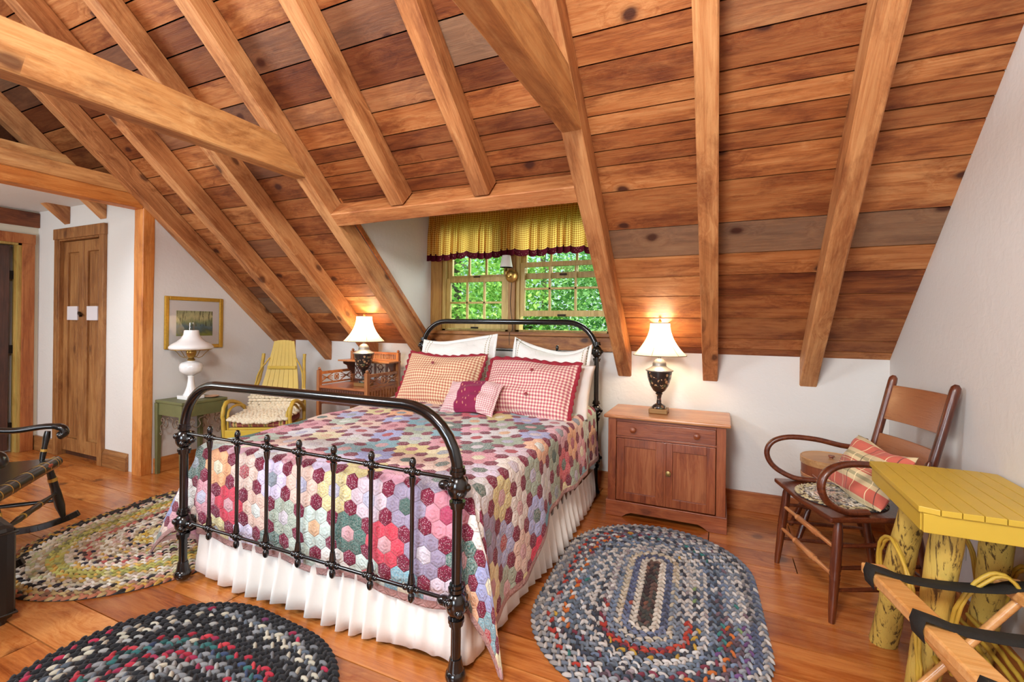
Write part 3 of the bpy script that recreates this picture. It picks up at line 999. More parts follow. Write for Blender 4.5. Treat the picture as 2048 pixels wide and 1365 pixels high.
    sd = o.modifiers.new('thick', 'SOLIDIFY')
    sd.thickness = .008
    sd.offset = -1
    tag(o, 'multicoloured hexagon patchwork quilt with burgundy patches spread over the iron bed', 'quilt')
quilt()
# ------------------------------------------------------------------ pillows
def gingham(name, c0, c1, c2, n=58.0, stripe=None):
    t = NT(name)
    co = t.coord()
    sp = t.n('SeparateXYZ', {0: co})
    def st(i):
        return t.math('LESS_THAN', t.math('FRACT', t.math('ADD', t.math('MULTIPLY', sp.outputs[i], n), 50.0)), .5)
    s = t.math('MULTIPLY', t.math('ADD', st(0), st(1)), .5)
    col = t.ramp(s, [(0, c0), (.34, c1), (.75, c2)], 'CONSTANT')
    if stripe:
        inb = t.math('LESS_THAN', t.math('ABSOLUTE', sp.outputs[0]), stripe)
        v = t.n('TexVoronoi', {'Vector': t.vm('MULTIPLY', co, (40, 22, 1)), 'Scale': 1.0, 'Randomness': .5}, feature='F1').outputs['Distance']
        sc = t.mix(t.math('LESS_THAN', v, .2), lin('#8c1f4a'), lin('#c5846c'))
        col = t.mix(inb, col, sc)
    t.set(Base_Color=col, Roughness=.92, Sheen_Weight=.1)
    t.bump(t.noise(co, 9.0, 4.0, .55, .5), .7, .018)
    MATS[name] = t.m
    return t.m
m_ging = gingham('red_gingham', '#f2dccc', '#d79d94', '#b4586a', 46)
m_ging2 = gingham('tan_gingham', '#f3dfba', '#dba984', '#b96a58', 46)
m_acc = gingham('pink_gingham_stripe', '#f2e2da', '#dfb0b0', '#c98590', 75, stripe=.085)
m_ruffle = plain('red_ruffle', '#9a2434', .9, bump=.6, bscale=70, var=.25)
def linen_mat():
    t = NT('embroidered_white')
    co = t.coord()
    sp = t.n('SeparateXYZ', {0: co})
    col = lin('#f1eee8')
    xa = t.math('ABSOLUTE', sp.outputs[0])
    l1 = t.math('LESS_THAN', t.math('ABSOLUTE', t.math('SUBTRACT', xa, .262)), .0028)
    l2 = t.math('LESS_THAN', t.math('ABSOLUTE', t.math('SUBTRACT', xa, .288)), .0028)
    dash = t.math('LESS_THAN', t.math('FRACT', t.math('MULTIPLY', sp.outputs[1], 55.0)), .7)
    l = t.math('MULTIPLY', t.math('MAXIMUM', l1, l2), dash)
    t.set(Base_Color=t.mix(l, col, lin('#a09468')), Roughness=.9, Sheen_Weight=.2)
    t.bump(t.noise(co, 7.0, 4.0, .6, .8), .8, .02)
    return t.m
m_linen = linen_mat()
def pillow(name, label, cat, w, h, th, loc, tilt, rz, mat, flange=0.0, ruffle=None, seed=0, group=None, buttons=0, curl=0.0, roll=0.0, sag=0.0, droop=0.0):
    rnd = random.Random(seed)
    n = 34
    top, bot = [], []
    ph = [rnd.uniform(0, 6) for _ in range(8)]
    def pt(u, v, sg):
        # pinched rectangle
        x = w / 2 * u * (1 - .05 * (1 - abs(v) ** 2) * 1.0) * (1 if abs(u) < .9 else 1)
        y = h / 2 * v * (1 - .06 * (1 - abs(u) ** 2))
        e = max(0.0, (1 - abs(u) ** 2.6)) ** .55 * max(0.0, (1 - abs(v) ** 2.6)) ** .55
        z = th / 2 * e * sg
        z += .010 * e * (math.sin(u * 5 + ph[0] + v * 3) + .7 * math.sin(v * 9 + ph[1] - u * 4)) 
        z += curl * (abs(u) ** 3) * (v * .5 + .5)
        y += .012 * math.sin(u * 3 + ph[2]) - sag * (1 - u * u) * max(0, v) ** 1.5 + droop * u * max(0, v)
        return (x, y, z)
    vs, fs = [], []
    for sg in (1, -1):
        for j in range(n + 1):
            for i in range(n + 1):
                vs.append(pt(-1 + 2 * i / n, -1 + 2 * j / n, sg))
    N = (n + 1) ** 2
    for s in range(2):
        for j in range(n):
            for i in range(n):
                a = s * N + j * (n + 1) + i
                q = (a, a + 1, a + n + 2, a + n + 1)
                fs.append(q if s == 0 else q[::-1])
    rim = [(i, 0) for i in range(n)] + [(n, j) for j in range(n)] + [(n - i, n) for i in range(n)] + [(0, n - j) for j in range(n)]
    M = Matrix.Translation(loc) @ Matrix.Rotation(rz, 4, 'Z') @ Matrix.Rotation(tilt, 4, 'X') @ Matrix.Rotation(roll, 4, 'Z')
    for k in range(len(rim)):
        a, b = rim[k], rim[(k + 1) % len(rim)]
        ia, ib = a[1] * (n + 1) + a[0], b[1] * (n + 1) + b[0]
        fs.append((ia, ib, N + ib, N + ia))
    mb = MB().add(vs, fs)
    root = mb.build(name, mat, smooth=180)
    root.matrix_world = M
    tag(root, label, cat, group)
    if flange or ruffle:
        vs, fs = [], []
        fw = flange
        m = len(rim) * 3
        for k in range(m):
            f = k / m * len(rim)
            k0 = int(f)
            a, b = rim[k0], rim[(k0 + 1) % len(rim)]
            t_ = f - k0
            u = -1 + 2 * (a[0] * (1 - t_) + b[0] * t_) / n
            v = -1 + 2 * (a[1] * (1 - t_) + b[1] * t_) / n
            x, y, z = pt(u * .985, v * .985, 0)
            d = Vector((u ** 3, v ** 3, 0)).normalized()
            wig = .010 * math.sin(k * .55 + ph[4]) if ruffle else .003 * math.sin(k * .1)
            for q, hz in ((0, 0), (.5, .7), (1, 1)):
                vs.append((x + d.x * fw * q, y + d.y * fw * q, z + wig * hz * (1 if q else 0)))
        for k in range(m):
            k2 = (k + 1) % m
            for j in range(2):
                fs.append((k * 3 + j, k2 * 3 + j, k2 * 3 + j + 1, k * 3 + j + 1))
        fo = MB().add(vs, fs).build('ruffle' if ruffle else 'flange', ruffle or mat, root, smooth=180)
        sd = fo.modifiers.new('thick', 'SOLIDIFY')
        sd.thickness = .003
    for b in range(buttons):
        MB().lathe([(1e-4, 0), (.012, 0), (.012, .005), (.006, .007), (1e-4, .006)], 14, (-.04 if seed % 2 else .05, h * (.22 - .42 * b), th / 2 + .003)).build('button', plain('red_button', '#8e3038', .4), root, smooth=40)
    return root
R_ = math.radians
pillow('white_pillow', 'white embroidered pillow leaning on the headboard behind the left gingham pillow', 'pillow', .66, .46, .19, (-1.975, 3.30, .955), R_(72), R_(2), m_linen, flange=.025, seed=2, curl=.03, group='white pillows', sag=.02, droop=.03)
pillow('white_pillow', 'white embroidered pillow leaning on the headboard behind the right gingham pillow', 'pillow', .60, .46, .19, (-1.17, 3.29, .945), R_(72), R_(-3), m_linen, flange=.03, seed=3, curl=.05, group='white pillows', roll=R_(-2), sag=.085, droop=-.01)
pillow('white_pillow', 'plain white pillow low at the right, squeezed against the headboard post', 'pillow', .62, .40, .15, (-1.115, 3.17, .845), R_(66), R_(-4), m_white, seed=4, group='white pillows')
pillow('gingham_pillow', 'tan and red gingham pillow with a red ruffle on the left of the bed', 'pillow', .70, .42, .20, (-2.005, 3.10, .862), R_(60), R_(1), m_ging2, flange=.026, ruffle=m_ruffle, seed=5, buttons=2, group='gingham pillows')
pillow('gingham_pillow', 'pinkish red gingham pillow with a red ruffle on the right of the bed', 'pillow', .68, .42, .20, (-1.22, 2.99, .856), R_(58), R_(-3), m_ging, flange=.032, ruffle=m_ruffle, seed=6, buttons=2, group='gingham pillows')
pillow('accent_pillow', 'small pink gingham cushion with a magenta band in front of the large pillows', 'cushion', .42, .25, .13, (-1.555, 2.80, .797), R_(52), R_(-4), m_acc, seed=8)
# ------------------------------------------------------------------ braided rugs: every plaited loop is a small dome
def rug_mat():
    t = NT('braided_wool')
    at = t.n('Attribute', attribute_name='tint')
    nz = t.noise(t.coord(), 900.0, 2.0)
    w = t.n('TexWave', {'Vector': t.coord(), 'Scale': 160.0, 'Distortion': 2.0})
    col = t.mix(t.math('MULTIPLY', nz, .35), at.outputs['Color'], (.02, .02, .02, 1))
    t.set(Base_Color=col, Roughness=.95, Sheen_Weight=.1)
    t.bump(w.outputs[1], .35, .002)
    return t.m
m_rug = rug_mat()
DOME = None
def dome_template():
    vs, fs = [], []
    na, nr = 8, 3
    for i in range(nr):
        a = (i / nr) * pi / 2
        for k in range(na):
            th = 2 * pi * k / na
            lx = math.cos(th)
            ly = math.sin(th)
            # pointed leaf outline
            ly *= (1 - .35 * abs(lx) ** 2)
            vs.append((lx * math.cos(a), ly * math.cos(a), math.sin(a)))
    vs.append((0, 0, 1))
    for i in range(nr - 1):
        for k in range(na):
            k2 = (k + 1) % na
            fs.append((i * na + k, i * na + k2, (i + 1) * na + k2, (i + 1) * na + k))
    for k in range(na):
        fs.append(((nr - 1) * na + k, (nr - 1) * na + (k + 1) % na, nr * na))
    return vs, fs
def braided(name, label, c, rot, spine, width, nr, palette, z0=.001, th=.013, seed=0, squash=1.0, cat='rug', pitch=.021, skip=None):
    """palette(ring fraction, column, angle fraction, rnd) -> hex colour"""
    rnd = random.Random(seed)
    dv, df = dome_template()
    mb = MB()
    w = width / nr
    ca, sa = math.cos(rot), math.sin(rot)
    def P(r, s):
        """point and tangent on the racetrack of radius r at arc fraction s"""
        per = 4 * spine + 2 * pi * r
        d = (s % 1.0) * per
        if d < 2 * spine:
            return (-spine + d, -r), (1, 0)
        d -= 2 * spine
        if d < pi * r:
            a = -pi / 2 + d / r
            return (spine + r * math.cos(a), r * math.sin(a)), (-math.sin(a), math.cos(a))
        d -= pi * r
        if d < 2 * spine:
            return (spine - d, r), (-1, 0)
        d -= 2 * spine
        a = pi / 2 + d / r
        return (-spine + r * math.cos(a), r * math.sin(a)), (-math.sin(a), math.cos(a))
    def W_(x, y):
        y *= squash
        return (c[0] + ca * x - sa * y, c[1] + sa * x + ca * y)
    # dark ground disc
    outer = [P(width, k / 96)[0] for k in range(96)]
    base = [W_(*p) for p in outer]
    mb.prism([(p[0], p[1]) for p in base], z0, z0 + .005, 'z', col=(.03, .028, .03))
    for k in range(nr):
        r = w * (k + .5)
        per = 4 * spine + 2 * pi * r
        n = max(6, int(per / pitch))
        fr = (k + .5) / nr
        strands = []
        for q in range(3):
            seq, i0 = [], 0
            while len(seq) < 2 * n + 3:
                hx = palette(fr, 1 if q == 0 else -1, (len(seq) / (2 * n)) % 1.0, rnd, k)
                seq += [hx] * rnd.randint(max(3, n // 5), max(5, n))
            strands.append(seq)
        for i in range(n):
            for col_ in (-1, 1):
                s = (i + (.5 if col_ > 0 else 0) + k * .37) / n
                (x, y), (tx, ty) = P(r + col_ * w * .235, s)
                a = math.atan2(ty, tx) + col_ * .62
                c_, s_ = math.cos(a), math.sin(a)
                L, B, H = pitch * .64, w * .27, th
                j = 2 * i + (col_ > 0)
                hx = strands[j % 3][j]
                if rnd.random() < .12:
                    hx = palette(fr, col_, s % 1.0, rnd, k)
                cc = lin(hx)[:3]
                f = rnd.uniform(.82, 1.12)
                cc = tuple(min(1, q * f) for q in cc)
                vs = []
                for (px, py, pz) in dv:
                    X = x + c_ * px * L - s_ * py * B
                    Y = y + s_ * px * L + c_ * py * B
                    gx, gy = W_(X, Y)
                    vs.append((gx, gy, z0 + .004 + pz * H))
                mb.add(vs, df, None, cc)
    o = mb.build(name, m_rug, smooth=180)
    return tag(o, label, cat)
BLU = ['#5a6a7e', '#7a8694', '#3c4454', '#a3a7ae', '#d9d6d4', '#8b93a0', '#667280', '#bfbbb8', '#a0959a', '#3c3c46', '#cfc9c4', '#7686a0']
BRT = ['#b8392c', '#c9a13a', '#6e4a7e', '#3a7f7c', '#7d2f42', '#87a06a', '#d2702c']
def pal_blue(fr, col, s, rnd, k):
    if k == 0:
        return rnd.choice(['#3c2a2c', '#6b5048', '#8a5a48', '#555'] + ['#4a4a46']) if False else rnd.choice(['#3c2a2c', '#6b5048', '#8a5a48', '#4a4a46'])
    if k == 1:
        return rnd.choice(['#e6ded2', '#dcd4c6', '#cfc6ba'])
    if k == 2:
        return rnd.choice(['#5b6386', '#6a7390', '#4e5670', '#a45040' if .55 < s < .8 else '#7a84a0'])
    if k == 3:
        return rnd.choice(['#c9bda6', '#b9a78c', '#8c96a4', '#dcd2c4'])
    if k == 5 and .5 < s < .85:
        return rnd.choice(['#b8392c', '#c24a36', '#7d2f42', '#5d6a7c'])
    if fr > .86:
        return rnd.choice(['#56607a', '#767e8c', '#a6a19e', '#c9c2bc', '#3c404a', '#86838a'])
    if fr > .6:
        return rnd.choice(BLU + (BRT if rnd.random() < .45 else []) + ['#77606c', '#5c4650'])
    return rnd.choice(BLU + (BRT if rnd.random() < .25 else []) + ['#d8d2cc', '#cfc9c4'])
braided('braided_rug', 'oval blue grey braided rug with a pale centre ring beside the pine cabinet', (-.305, 2.36), R_(93), .27, .49, 15, pal_blue, seed=1, pitch=.036)
YEL = ['#e6dcc4', '#dccca0', '#f0e8da', '#dcb25a', '#c6cc98', '#efe6d6', '#b9a07c', '#e0b4a4', '#f2ead8', '#c4bca4', '#e8d8c8', '#d9c4b4']
def pal_yel(fr, col, s, rnd, k):
    if k in (1, 2):
        return rnd.choice(['#d6b24a', '#c9a13a', '#e2cf8a', '#d9cdb0'])
    if fr > .9:
        return rnd.choice(['#3a302a', '#c07a5a', '#cdb27a', '#8f6a52', '#d9a84a', '#26201e'])
    if .62 < fr < .72:
        return rnd.choice(['#b9b25a', '#c9c46c', '#d6a84a', '#8f8f5c', '#e2d7a0'])
    if k == 8:
        return rnd.choice(['#c0605a', '#cf7d6c', '#d9cdb0', '#5a3c38'])
    if col > 0 and rnd.random() < .45:
        return rnd.choice(['#241f22', '#3a302a', '#2c2638'])
    return rnd.choice(YEL)
braided('braided_rug', 'oval multicoloured yellow and cream braided rug on the floor left of the bed', (-3.10, 1.85), R_(98), .17, .66, 18, pal_yel, seed=2, squash=.97, pitch=.035)
RBK = ['#8b8c8e', '#a7a6a2', '#15151a', '#c9c1ac', '#5c6672', '#15151a', '#6f7276']
def pal_blk(fr, col, s, rnd, k):
    if fr > .90:
        return rnd.choice(['#121116', '#17151b', '#0e0d11'])
    if fr > .83:
        return rnd.choice(['#9c2348', '#c02a4e', '#121116', '#7a7c80', '#6b2a52', '#16151b'])
    if .60 < fr < .67:
        return rnd.choice(['#121116', '#15141a'])
    if .52 < fr < .60 or .30 < fr < .36:
        return rnd.choice(['#b8263c', '#c93a44', '#8b8c8e', '#17151b', '#9c2348'])
    if .42 < fr < .50:
        return rnd.choice(['#2f6a68', '#3a4a6c', '#8b8c8e', '#17151b', '#c9c1ac'])
    if col > 0 and rnd.random() < .5:
        return '#15151a'
    return rnd.choice(RBK)
braided('braided_rug', 'black bordered oval braided rug with red flecks at the foot of the bed', (-1.73, .96), R_(-4), .13, .485, 14, pal_blk, seed=3, pitch=.036)
# ------------------------------------------------------------------ pine cabinet right of the bed
m_cab = wood('cabinet_pine_upright', '#5f2612', '#84401f', '#a05a33', 'Z', 0.4, 1.2, 0.5, coat=.3)
m_cabx = wood('cabinet_pine_level', '#5f2612', '#84401f', '#a05a33', 'X', 0.4, 1.2, 0.5, coat=.3)
m_cabtop = wood('cabinet_top', '#9a5a33', '#bb7c4c', '#cf9a68', 'X', 0.35, 1.2, 0.3, coat=.3)
cab = thing('pine_cabinet', 'reddish pine cabinet with a drawer over two panel doors right of the bed', 'cabinet', (-.335, 3.42, 0))
cx0, cx1, cy0, cy1 = -.37, .37, -.205, .235
mb = MB().box(cx0, cx0 + .02, cy0, cy1, .02, .665).box(cx1 - .02, cx1, cy0, cy1, .02, .665).box(cx0, cx1, cy1 - .015, cy1, .02, .665)
mb.box(cx0, cx0 + .055, cy0 - .002, cy0 + .02, .10, .665).box(cx1 - .055, cx1, cy0 - .002, cy0 + .02, .10, .665)
mb.build('carcass', m_cab, cab, bevel=.002)
mb = MB().box(cx0 + .055, cx1 - .055, cy0, cy0 + .018, .645, .665).box(cx0 + .055, cx1 - .055, cy0, cy0 + .018, .535, .548)
mb.build('face_rail', m_cabx, cab, bevel=.001)
poly = [(cx0 - .01, .0), (cx0 + .10, 0), (cx0 + .13, .022), (cx0 + .16, .034), (cx1 - .16, .034), (cx1 - .13, .022), (cx1 - .10, 0), (cx1 + .01, 0), (cx1 + .01, .105), (cx0 - .01, .105)]
mb = MB().prism(poly, cy0 - .014, cy0 + .004, 'y')
mb.box(cx0 - .01, cx0 + .004, cy0 + .004, cy1, 0, .105).box(cx1 - .004, cx1 + .01, cy0 + .004, cy1, 0, .105)
mb.build('plinth', m_cabx, cab, bevel=.003)
MB().box(cx0 - .028, cx1 + .028, cy0 - .03, cy1 + .005, .668, .690).build('top', m_cabtop, cab, bevel=.008)
dr = MB().box(cx0 + .058, cx1 - .058, cy0 - .004, cy0 + .012, .55, .643).build('drawer', m_cabx, cab, bevel=.002)
for x in (-.20, .20):
    MB().lathe([(1e-4, 0), (.010, 0), (.009, .010), (.019, .016), (.020, .024), (.012, .030), (1e-4, .031)], 18, M=Matrix.Translation((x, cy0 - .004, .597)) @ Matrix.Rotation(pi / 2, 4, 'X')).build('knob', m_cabx, dr, smooth=40)
for k in range(2):
    a = cx0 + .058 + k * .312 + .001
    b = a + .310
    y = cy0 - .003
    mb = MB().box(a, a + .052, y, y + .018, .11, .532).box(b - .052, b, y, y + .018, .11, .532).box(a + .052, b - .052, y, y + .018, .478, .532).box(a + .052, b - .052, y, y + .018, .11, .165)
    mb.box(a + .05, b - .05, y + .010, y + .018, .16, .48)
    d = mb.build('door', m_cab, cab, bevel=.0015)
    MB().box(a + .055, b - .055, y + .0085, y + .012, .168, .475).build('panel', wood('cabinet_panel', '#6b3018', '#8c4824', '#a5643c', 'Z', .45, 1.3, .2), d)
    if k == 1:
        MB().box(a - .004, a + .012, y - .006, y + .004, .112, .53).build('centre_bead', m_cab, d, bevel=.002)
        MB().lathe([(1e-4, 0), (.009, 0), (.008, .008), (.017, .013), (.017, .019), (1e-4, .024)], 16, M=Matrix.Translation((a + .027, y, .335)) @ Matrix.Rotation(pi / 2, 4, 'X')).build('knob', plain('brass_knob', '#9a7f4c', .35, .7), d, smooth=40)
# ------------------------------------------------------------------ urn table lamps
def shade_mat(name, warm, e):
    t = NT(name)
    d = t.n('BsdfDiffuse', {'Color': lin('#f4ead8')})
    tr = t.n('BsdfTranslucent', {'Color': lin('#fff0d2')})
    mx = t.n('MixShader', {0: .62})
    t.put(mx, 1, d.outputs[0]); t.put(mx, 2, tr.outputs[0])
    em = t.n('Emission', {'Color': lin(warm), 'Strength': e})
    ad = t.n('AddShader')
    t.put(ad, 0, mx.outputs[0]); t.put(ad, 1, em.outputs[0])
    t.t.links.new(ad.outputs[0], t.out.inputs[0])
    return t.m
m_shade = shade_mat('lit_cloth_shade', '#ffe2b4', .42)
m_brass = plain('aged_brass', '#b08d4a', .28, .9)
m_pewter = plain('pewter_rim', '#8d8a86', .35, .55)
def urn_mat():
    t = NT('painted_urn')
    co = t.coord()
    v = t.n('TexVoronoi', {'Vector': co, 'Scale': 42.0}, feature='F1')
    n = t.noise(co, 9.0, 2.0)
    msk = t.math('MULTIPLY', t.math('LESS_THAN', v.outputs['Distance'], .42), t.math('GREATER_THAN', n, .47))
    c = t.ramp(t.n('SeparateColor', {0: v.outputs['Color']}).outputs[0], [(0, '#8c6a4c'), (.25, '#b9946a'), (.5, '#7a4436'), (.7, '#5d6a4c'), (.85, '#d0b088')], 'CONSTANT')
    t.set(Base_Color=t.mix(msk, lin('#2a2220'), c), Roughness=.3, Coat_Weight=.3)
    return t.m
m_urn = urn_mat()
def table_lamp(loc, label, watts):
    L = thing('table_lamp', label, 'lamp', loc, 0, 'urn table lamps')
    MB().box(-.062, .062, -.062, .062, 0, .032).build('base', plain('gilt_base', '#8a6434', .4, .35), L, bevel=.004)
    MB().lathe([(.046, .032), (.048, .040), (.040, .052), (.018, .066), (.014, .10), (.018, .125), (.026, .135), (.018, .142)], 28).build('stem', m_urn, L, smooth=50)
    MB().lathe([(.016, .138), (.040, .155), (.062, .19), (.078, .24), (.085, .285), (.086, .292)], 32).build('urn', m_urn, L, smooth=50)
    MB().lathe([(.086, .290), (.094, .294), (.094, .300), (.070, .312), (.050, .325), (.046, .335), (.047, .345), (.040, .362), (.026, .376), (.012, .382), (.012, .392)], 32).build('lid', m_pewter, L, smooth=50)
    MB().lathe([(.009, .39), (.014, .396), (.009, .405), (.009, .43), (.017, .435), (.017, .48), (1e-4, .485)], 16).build('socket', m_brass, L, smooth=50)
    # bell shade with six cloth panels
    prof, inn = [], []
    for i in range(13):
        t_ = i / 12
        r = .180 - .112 * (1 - (1 - t_) ** 2.1) 
        prof.append((r, .405 + .225 * t_))
    n = 72
    vs, fs = [], []
    for (r, z) in prof:
        for k in range(n):
            a = 2 * pi * k / n
            q = r * (1 - .018 * (1 - abs(math.cos(3 * a))) * 1.0)
            vs.append((q * math.cos(a), q * math.sin(a), z))
    for i in range(12):
        for k in range(n):
            k2 = (k + 1) % n
            fs.append((i * n + k, i * n + k2, (i + 1) * n + k2, (i + 1) * n + k))
    sh = MB().add(vs, fs).build('lamp_shade', m_shade, L, smooth=180)
    mb = MB()
    for k in range(6):
        a = pi * k / 3 + .35
        mb.tube([(r * 1.002 * math.cos(a), r * 1.002 * math.sin(a), z) for r, z in prof], .0014, 6)
    for r, z in (prof[0], prof[-1]):
        mb.tube([(r * math.cos(2 * pi * k / 40), r * math.sin(2 * pi * k / 40), z) for k in range(40)], .0030, 6, closed=True)
    mb.build('piping', plain('shade_piping', '#8d7c66', .8), sh)
    MB().tube([(-.066, 0, .63), (.066, 0, .63)], .0015, 6).tube([(0, -.066, .63), (0, .066, .63)], .0015, 6).tube([(.0, 0, .485), (0, 0, .63)], .002, 6).lathe([(1e-4, .628), (.008, .632), (.012, .642), (.006, .655), (1e-4, .662)], 12).build('finial', m_brass, L, smooth=50)
    b = bpy.data.lights.new('bulb', 'POINT')
    b.energy = watts * .75
    b.color = (1, .80, .54)
    b.shadow_soft_size = .045
    bo = bpy.data.objects.new('bulb', b)
    COL.objects.link(bo)
    bo.parent = L
    bo.location = (0, 0, .53)
    return L
table_lamp((-.395, 3.42, .6905), 'lit urn table lamp with a bell shade on the pine cabinet', 15)
table_lamp((-2.95, 3.30, .7255), 'lit urn table lamp with a bell shade on the carved washstand', 15)
# ------------------------------------------------------------------ carved washstand left of the bed
m_ws = wood('washstand_oak', '#6b3519', '#95552c', '#b87a45', 'X', .4, 1.3, .2, coat=.3)
m_wsz = wood('washstand_oak_upright', '#6b3519', '#95552c', '#b87a45', 'Z', .4, 1.3, .2, coat=.3)
m_wsd = wood('washstand_oak_dark', '#38190f', '#54291a', '#6f3b24', 'X', .4, 1.3, .2, coat=.3)
ws = thing('washstand', 'carved wooden washstand with spindled gallery back left of the bed', 'washstand', (-3.04, 3.335, 0))
hx, yf_, yb_ = .275, -.20, .22
for sx in (-1, 1):
    x = sx * hx
    mb = MB().box(x - .016, x + .016, yf_ - .016, yf_ + .016, .40, .865).turned((x, yf_, 0), (x, yf_, .40), [(0, .014), (.04, .018), (.1, .02), (.25, .014), (.5, .019), (.55, .013), (.8, .018), (1, .016)]).sph((x, yf_, .876), .014, 10, 6)
    mb.build('front_leg', m_wsz, ws, smooth=35)
    mb = MB().box(x - .016, x + .016, yb_ - .016, yb_ + .016, 0, 1.02).sph((x, yb_, 1.03), .014, 10, 6)
    mb.build('back_leg', m_wsz, ws, smooth=35)
    # side: slotted apron, lattice and rail
    mb = MB().box(x - .009, x + .009, yf_, yb_, .70, .725).box(x - .009, x + .009, yf_, yb_, .555, .60).box(x - .010, x + .010, yf_, yb_, .825, .85).box(x - .008, x + .008, yf_, yb_, .735, .750)
    n = 10
    for k in range(n + 1):
        y = yf_ + .02 + (yb_ - yf_ - .04) * k / n
        mb.box(x - .007, x + .007, y - .011, y + .011, .60, .70)
    mb.build('side_panel', m_ws, ws)
    mb = MB()
    ym = (yf_ + yb_) / 2
    for (a, b) in ((yf_ + .015, ym - .05), (ym + .05, yb_ - .015)):
        for k in range(4):
            z0 = .752 + .073 * k / 3
            z1 = .752 + .073 * (3 - k) / 3
            mb.bar((x, a, z0), (x, b, z1), .006, .008, up=(1, 0, 0))
    mb.tube([(x, ym + .028 * math.cos(q * pi / 6), .788 + .028 * math.sin(q * pi / 6)) for q in range(12)], .004, 6, closed=True)
    mb.tube([(x, ym + .012 * math.cos(q * pi / 6), .788 + .012 * math.sin(q * pi / 6)) for q in range(12)], .004, 6, closed=True)
    for q in range(4):
        a = q * pi / 2 + pi / 4
        mb.bar((x, ym, .788), (x, ym + .035 * math.cos(a), .788 + .035 * math.sin(a)), .006, .006, up=(1, 0, 0))
    mb.build('side_lattice', m_ws, ws)
    # shelf bracket
    poly = [(yb_, .80), (yb_, .928), (yb_ - .15, .928), (yb_ - .145, .905), (yb_ - .10, .885), (yb_ - .085, .85), (yb_ - .05, .83), (yb_ - .03, .80)]
    MB().prism(poly, x - sx * .02 - .006, x - sx * .02 + .006, 'x').build('bracket', m_wsd, ws, bevel=.002)
MB().box(-hx + .01, hx - .01, yf_ - .012, yb_, .705, .725).build('table_top', wood('washstand_top', '#7d3f22', '#a25a34', '#b8754c', 'X', .3, 1.2, .2, coat=.5), ws, bevel=.003)
mb = MB().box(-hx + .016, hx - .016, yf_, yf_ + .016, .59, .70)
for k in range(18):
    x = -hx + .04 + (2 * hx - .08) * k / 17
    mb.box(x - .004, x + .004, yf_ - .004, yf_, .62 + .008 * math.sin(k * 1.3), .695)
dw = mb.build('drawer', m_wsd, ws)
for x in (-.13, .13):
    MB().sph((x, yf_ - .014, .655), .011, 12, 8).build('knob', m_ws, dw, smooth=60)
MB().box(-hx + .016, hx - .016, yf_, yf_ + .012, .565, .588).build('apron', m_wsd, ws)
MB().box(-hx + .016, hx - .016, yb_ - .01, yb_, .56, .70).build('back_panel', m_wsd, ws)
MB().box(-hx - .03, hx + .03, yb_ - .17, yb_ + .005, .928, .942).build('shelf', m_ws, ws, bevel=.002)
mb = MB().box(-hx, hx, yb_ - .008, yb_ + .008, 1.0, 1.02).box(-hx, hx, yb_ - .008, yb_ + .008, .944, .955)
for k in range(27):
    x = -hx + .02 + (2 * hx - .04) * k / 26
    mb.box(x - .0045, x + .0045, yb_ - .005, yb_ + .005, .955, 1.0)
mb.build('slatted_gallery', m_ws, ws)
mb = MB().box(-hx, hx, yb_ - .008, yb_ + .008, .905, .926).box(-hx, hx, yb_ - .008, yb_ + .008, .725, .75)
for k in range(4):
    cx = -hx + 2 * hx * (k + .5) / 4
    mb.box(cx - .075, cx - .055, yb_ - .006, yb_ + .006, .75, .905)
    for cz, rr in ((.875, .025), (.828, .03), (.785, .025)):
        mb.tube([(cx + rr * math.cos(q * pi / 8), yb_, cz + rr * math.sin(q * pi / 8)) for q in range(16)], .0035, 5, closed=True)
    for a in range(4):
        q = a * pi / 2 + pi / 4
        mb.bar((cx, yb_, .828), (cx + .06 * math.cos(q), yb_, .828 + .075 * math.sin(q)), .006, .006, up=(0, 1, 0))
mb.box(hx - .03, hx, yb_ - .006, yb_ + .006, .75, .905)
mb.build('back_fretwork', m_wsd, ws)
# ------------------------------------------------------------------ green side table with iron scrolls
m_green = plain('moss_green_paint', '#6a6c44', .5, var=.25, bscale=14, bump=.1)
m_scroll = plain('burnished_iron', '#8d7c6c', .4, .3)
gt = thing('green_side_table', 'moss green side table with iron scroll brackets against the left wall', 'side table', (-4.175, 2.55, 0))
tx, ty = .165, .175
MB().box(-tx - .018, tx + .018, -ty - .018, ty + .018, .603, .625).build('table_top', m_green, gt, bevel=.004)
mb = MB()
for s in (-1, 1):
    MB().box(-tx, tx, s * ty - .008, s * ty + .008, .50, .603).build('apron', m_green, gt, bevel=.002)
    MB().box(s * tx - .008, s * tx + .008, -ty, ty, .50, .603).build('apron', m_green, gt, bevel=.002)
for sx in (-1, 1):
    for sy in (-1, 1):
        MB().beam([(sx * tx - .014, sy * ty - .014, 0), (sx * tx + .014, sy * ty - .014, 0), (sx * tx + .014, sy * ty + .014, 0), (sx * tx - .014, sy * ty + .014, 0)], [(sx * tx - .021, sy * ty - .021, .60), (sx * tx + .021, sy * ty - .021, .60), (sx * tx + .021, sy * ty + .021, .60), (sx * tx - .021, sy * ty + .021, .60)], n=3, ch=.002, jit=0, wav=0).build('leg', m_green, gt)
def spiral(c, r0, turns, a0, d=1, n=22):
    return [(c[0] + (r0 * (1 - k / n * .85)) * math.cos(a0 + d * k / n * turns * 2 * pi), c[1] + (r0 * (1 - k / n * .85)) * math.sin(a0 + d * k / n * turns * 2 * pi)) for k in range(n + 1)]
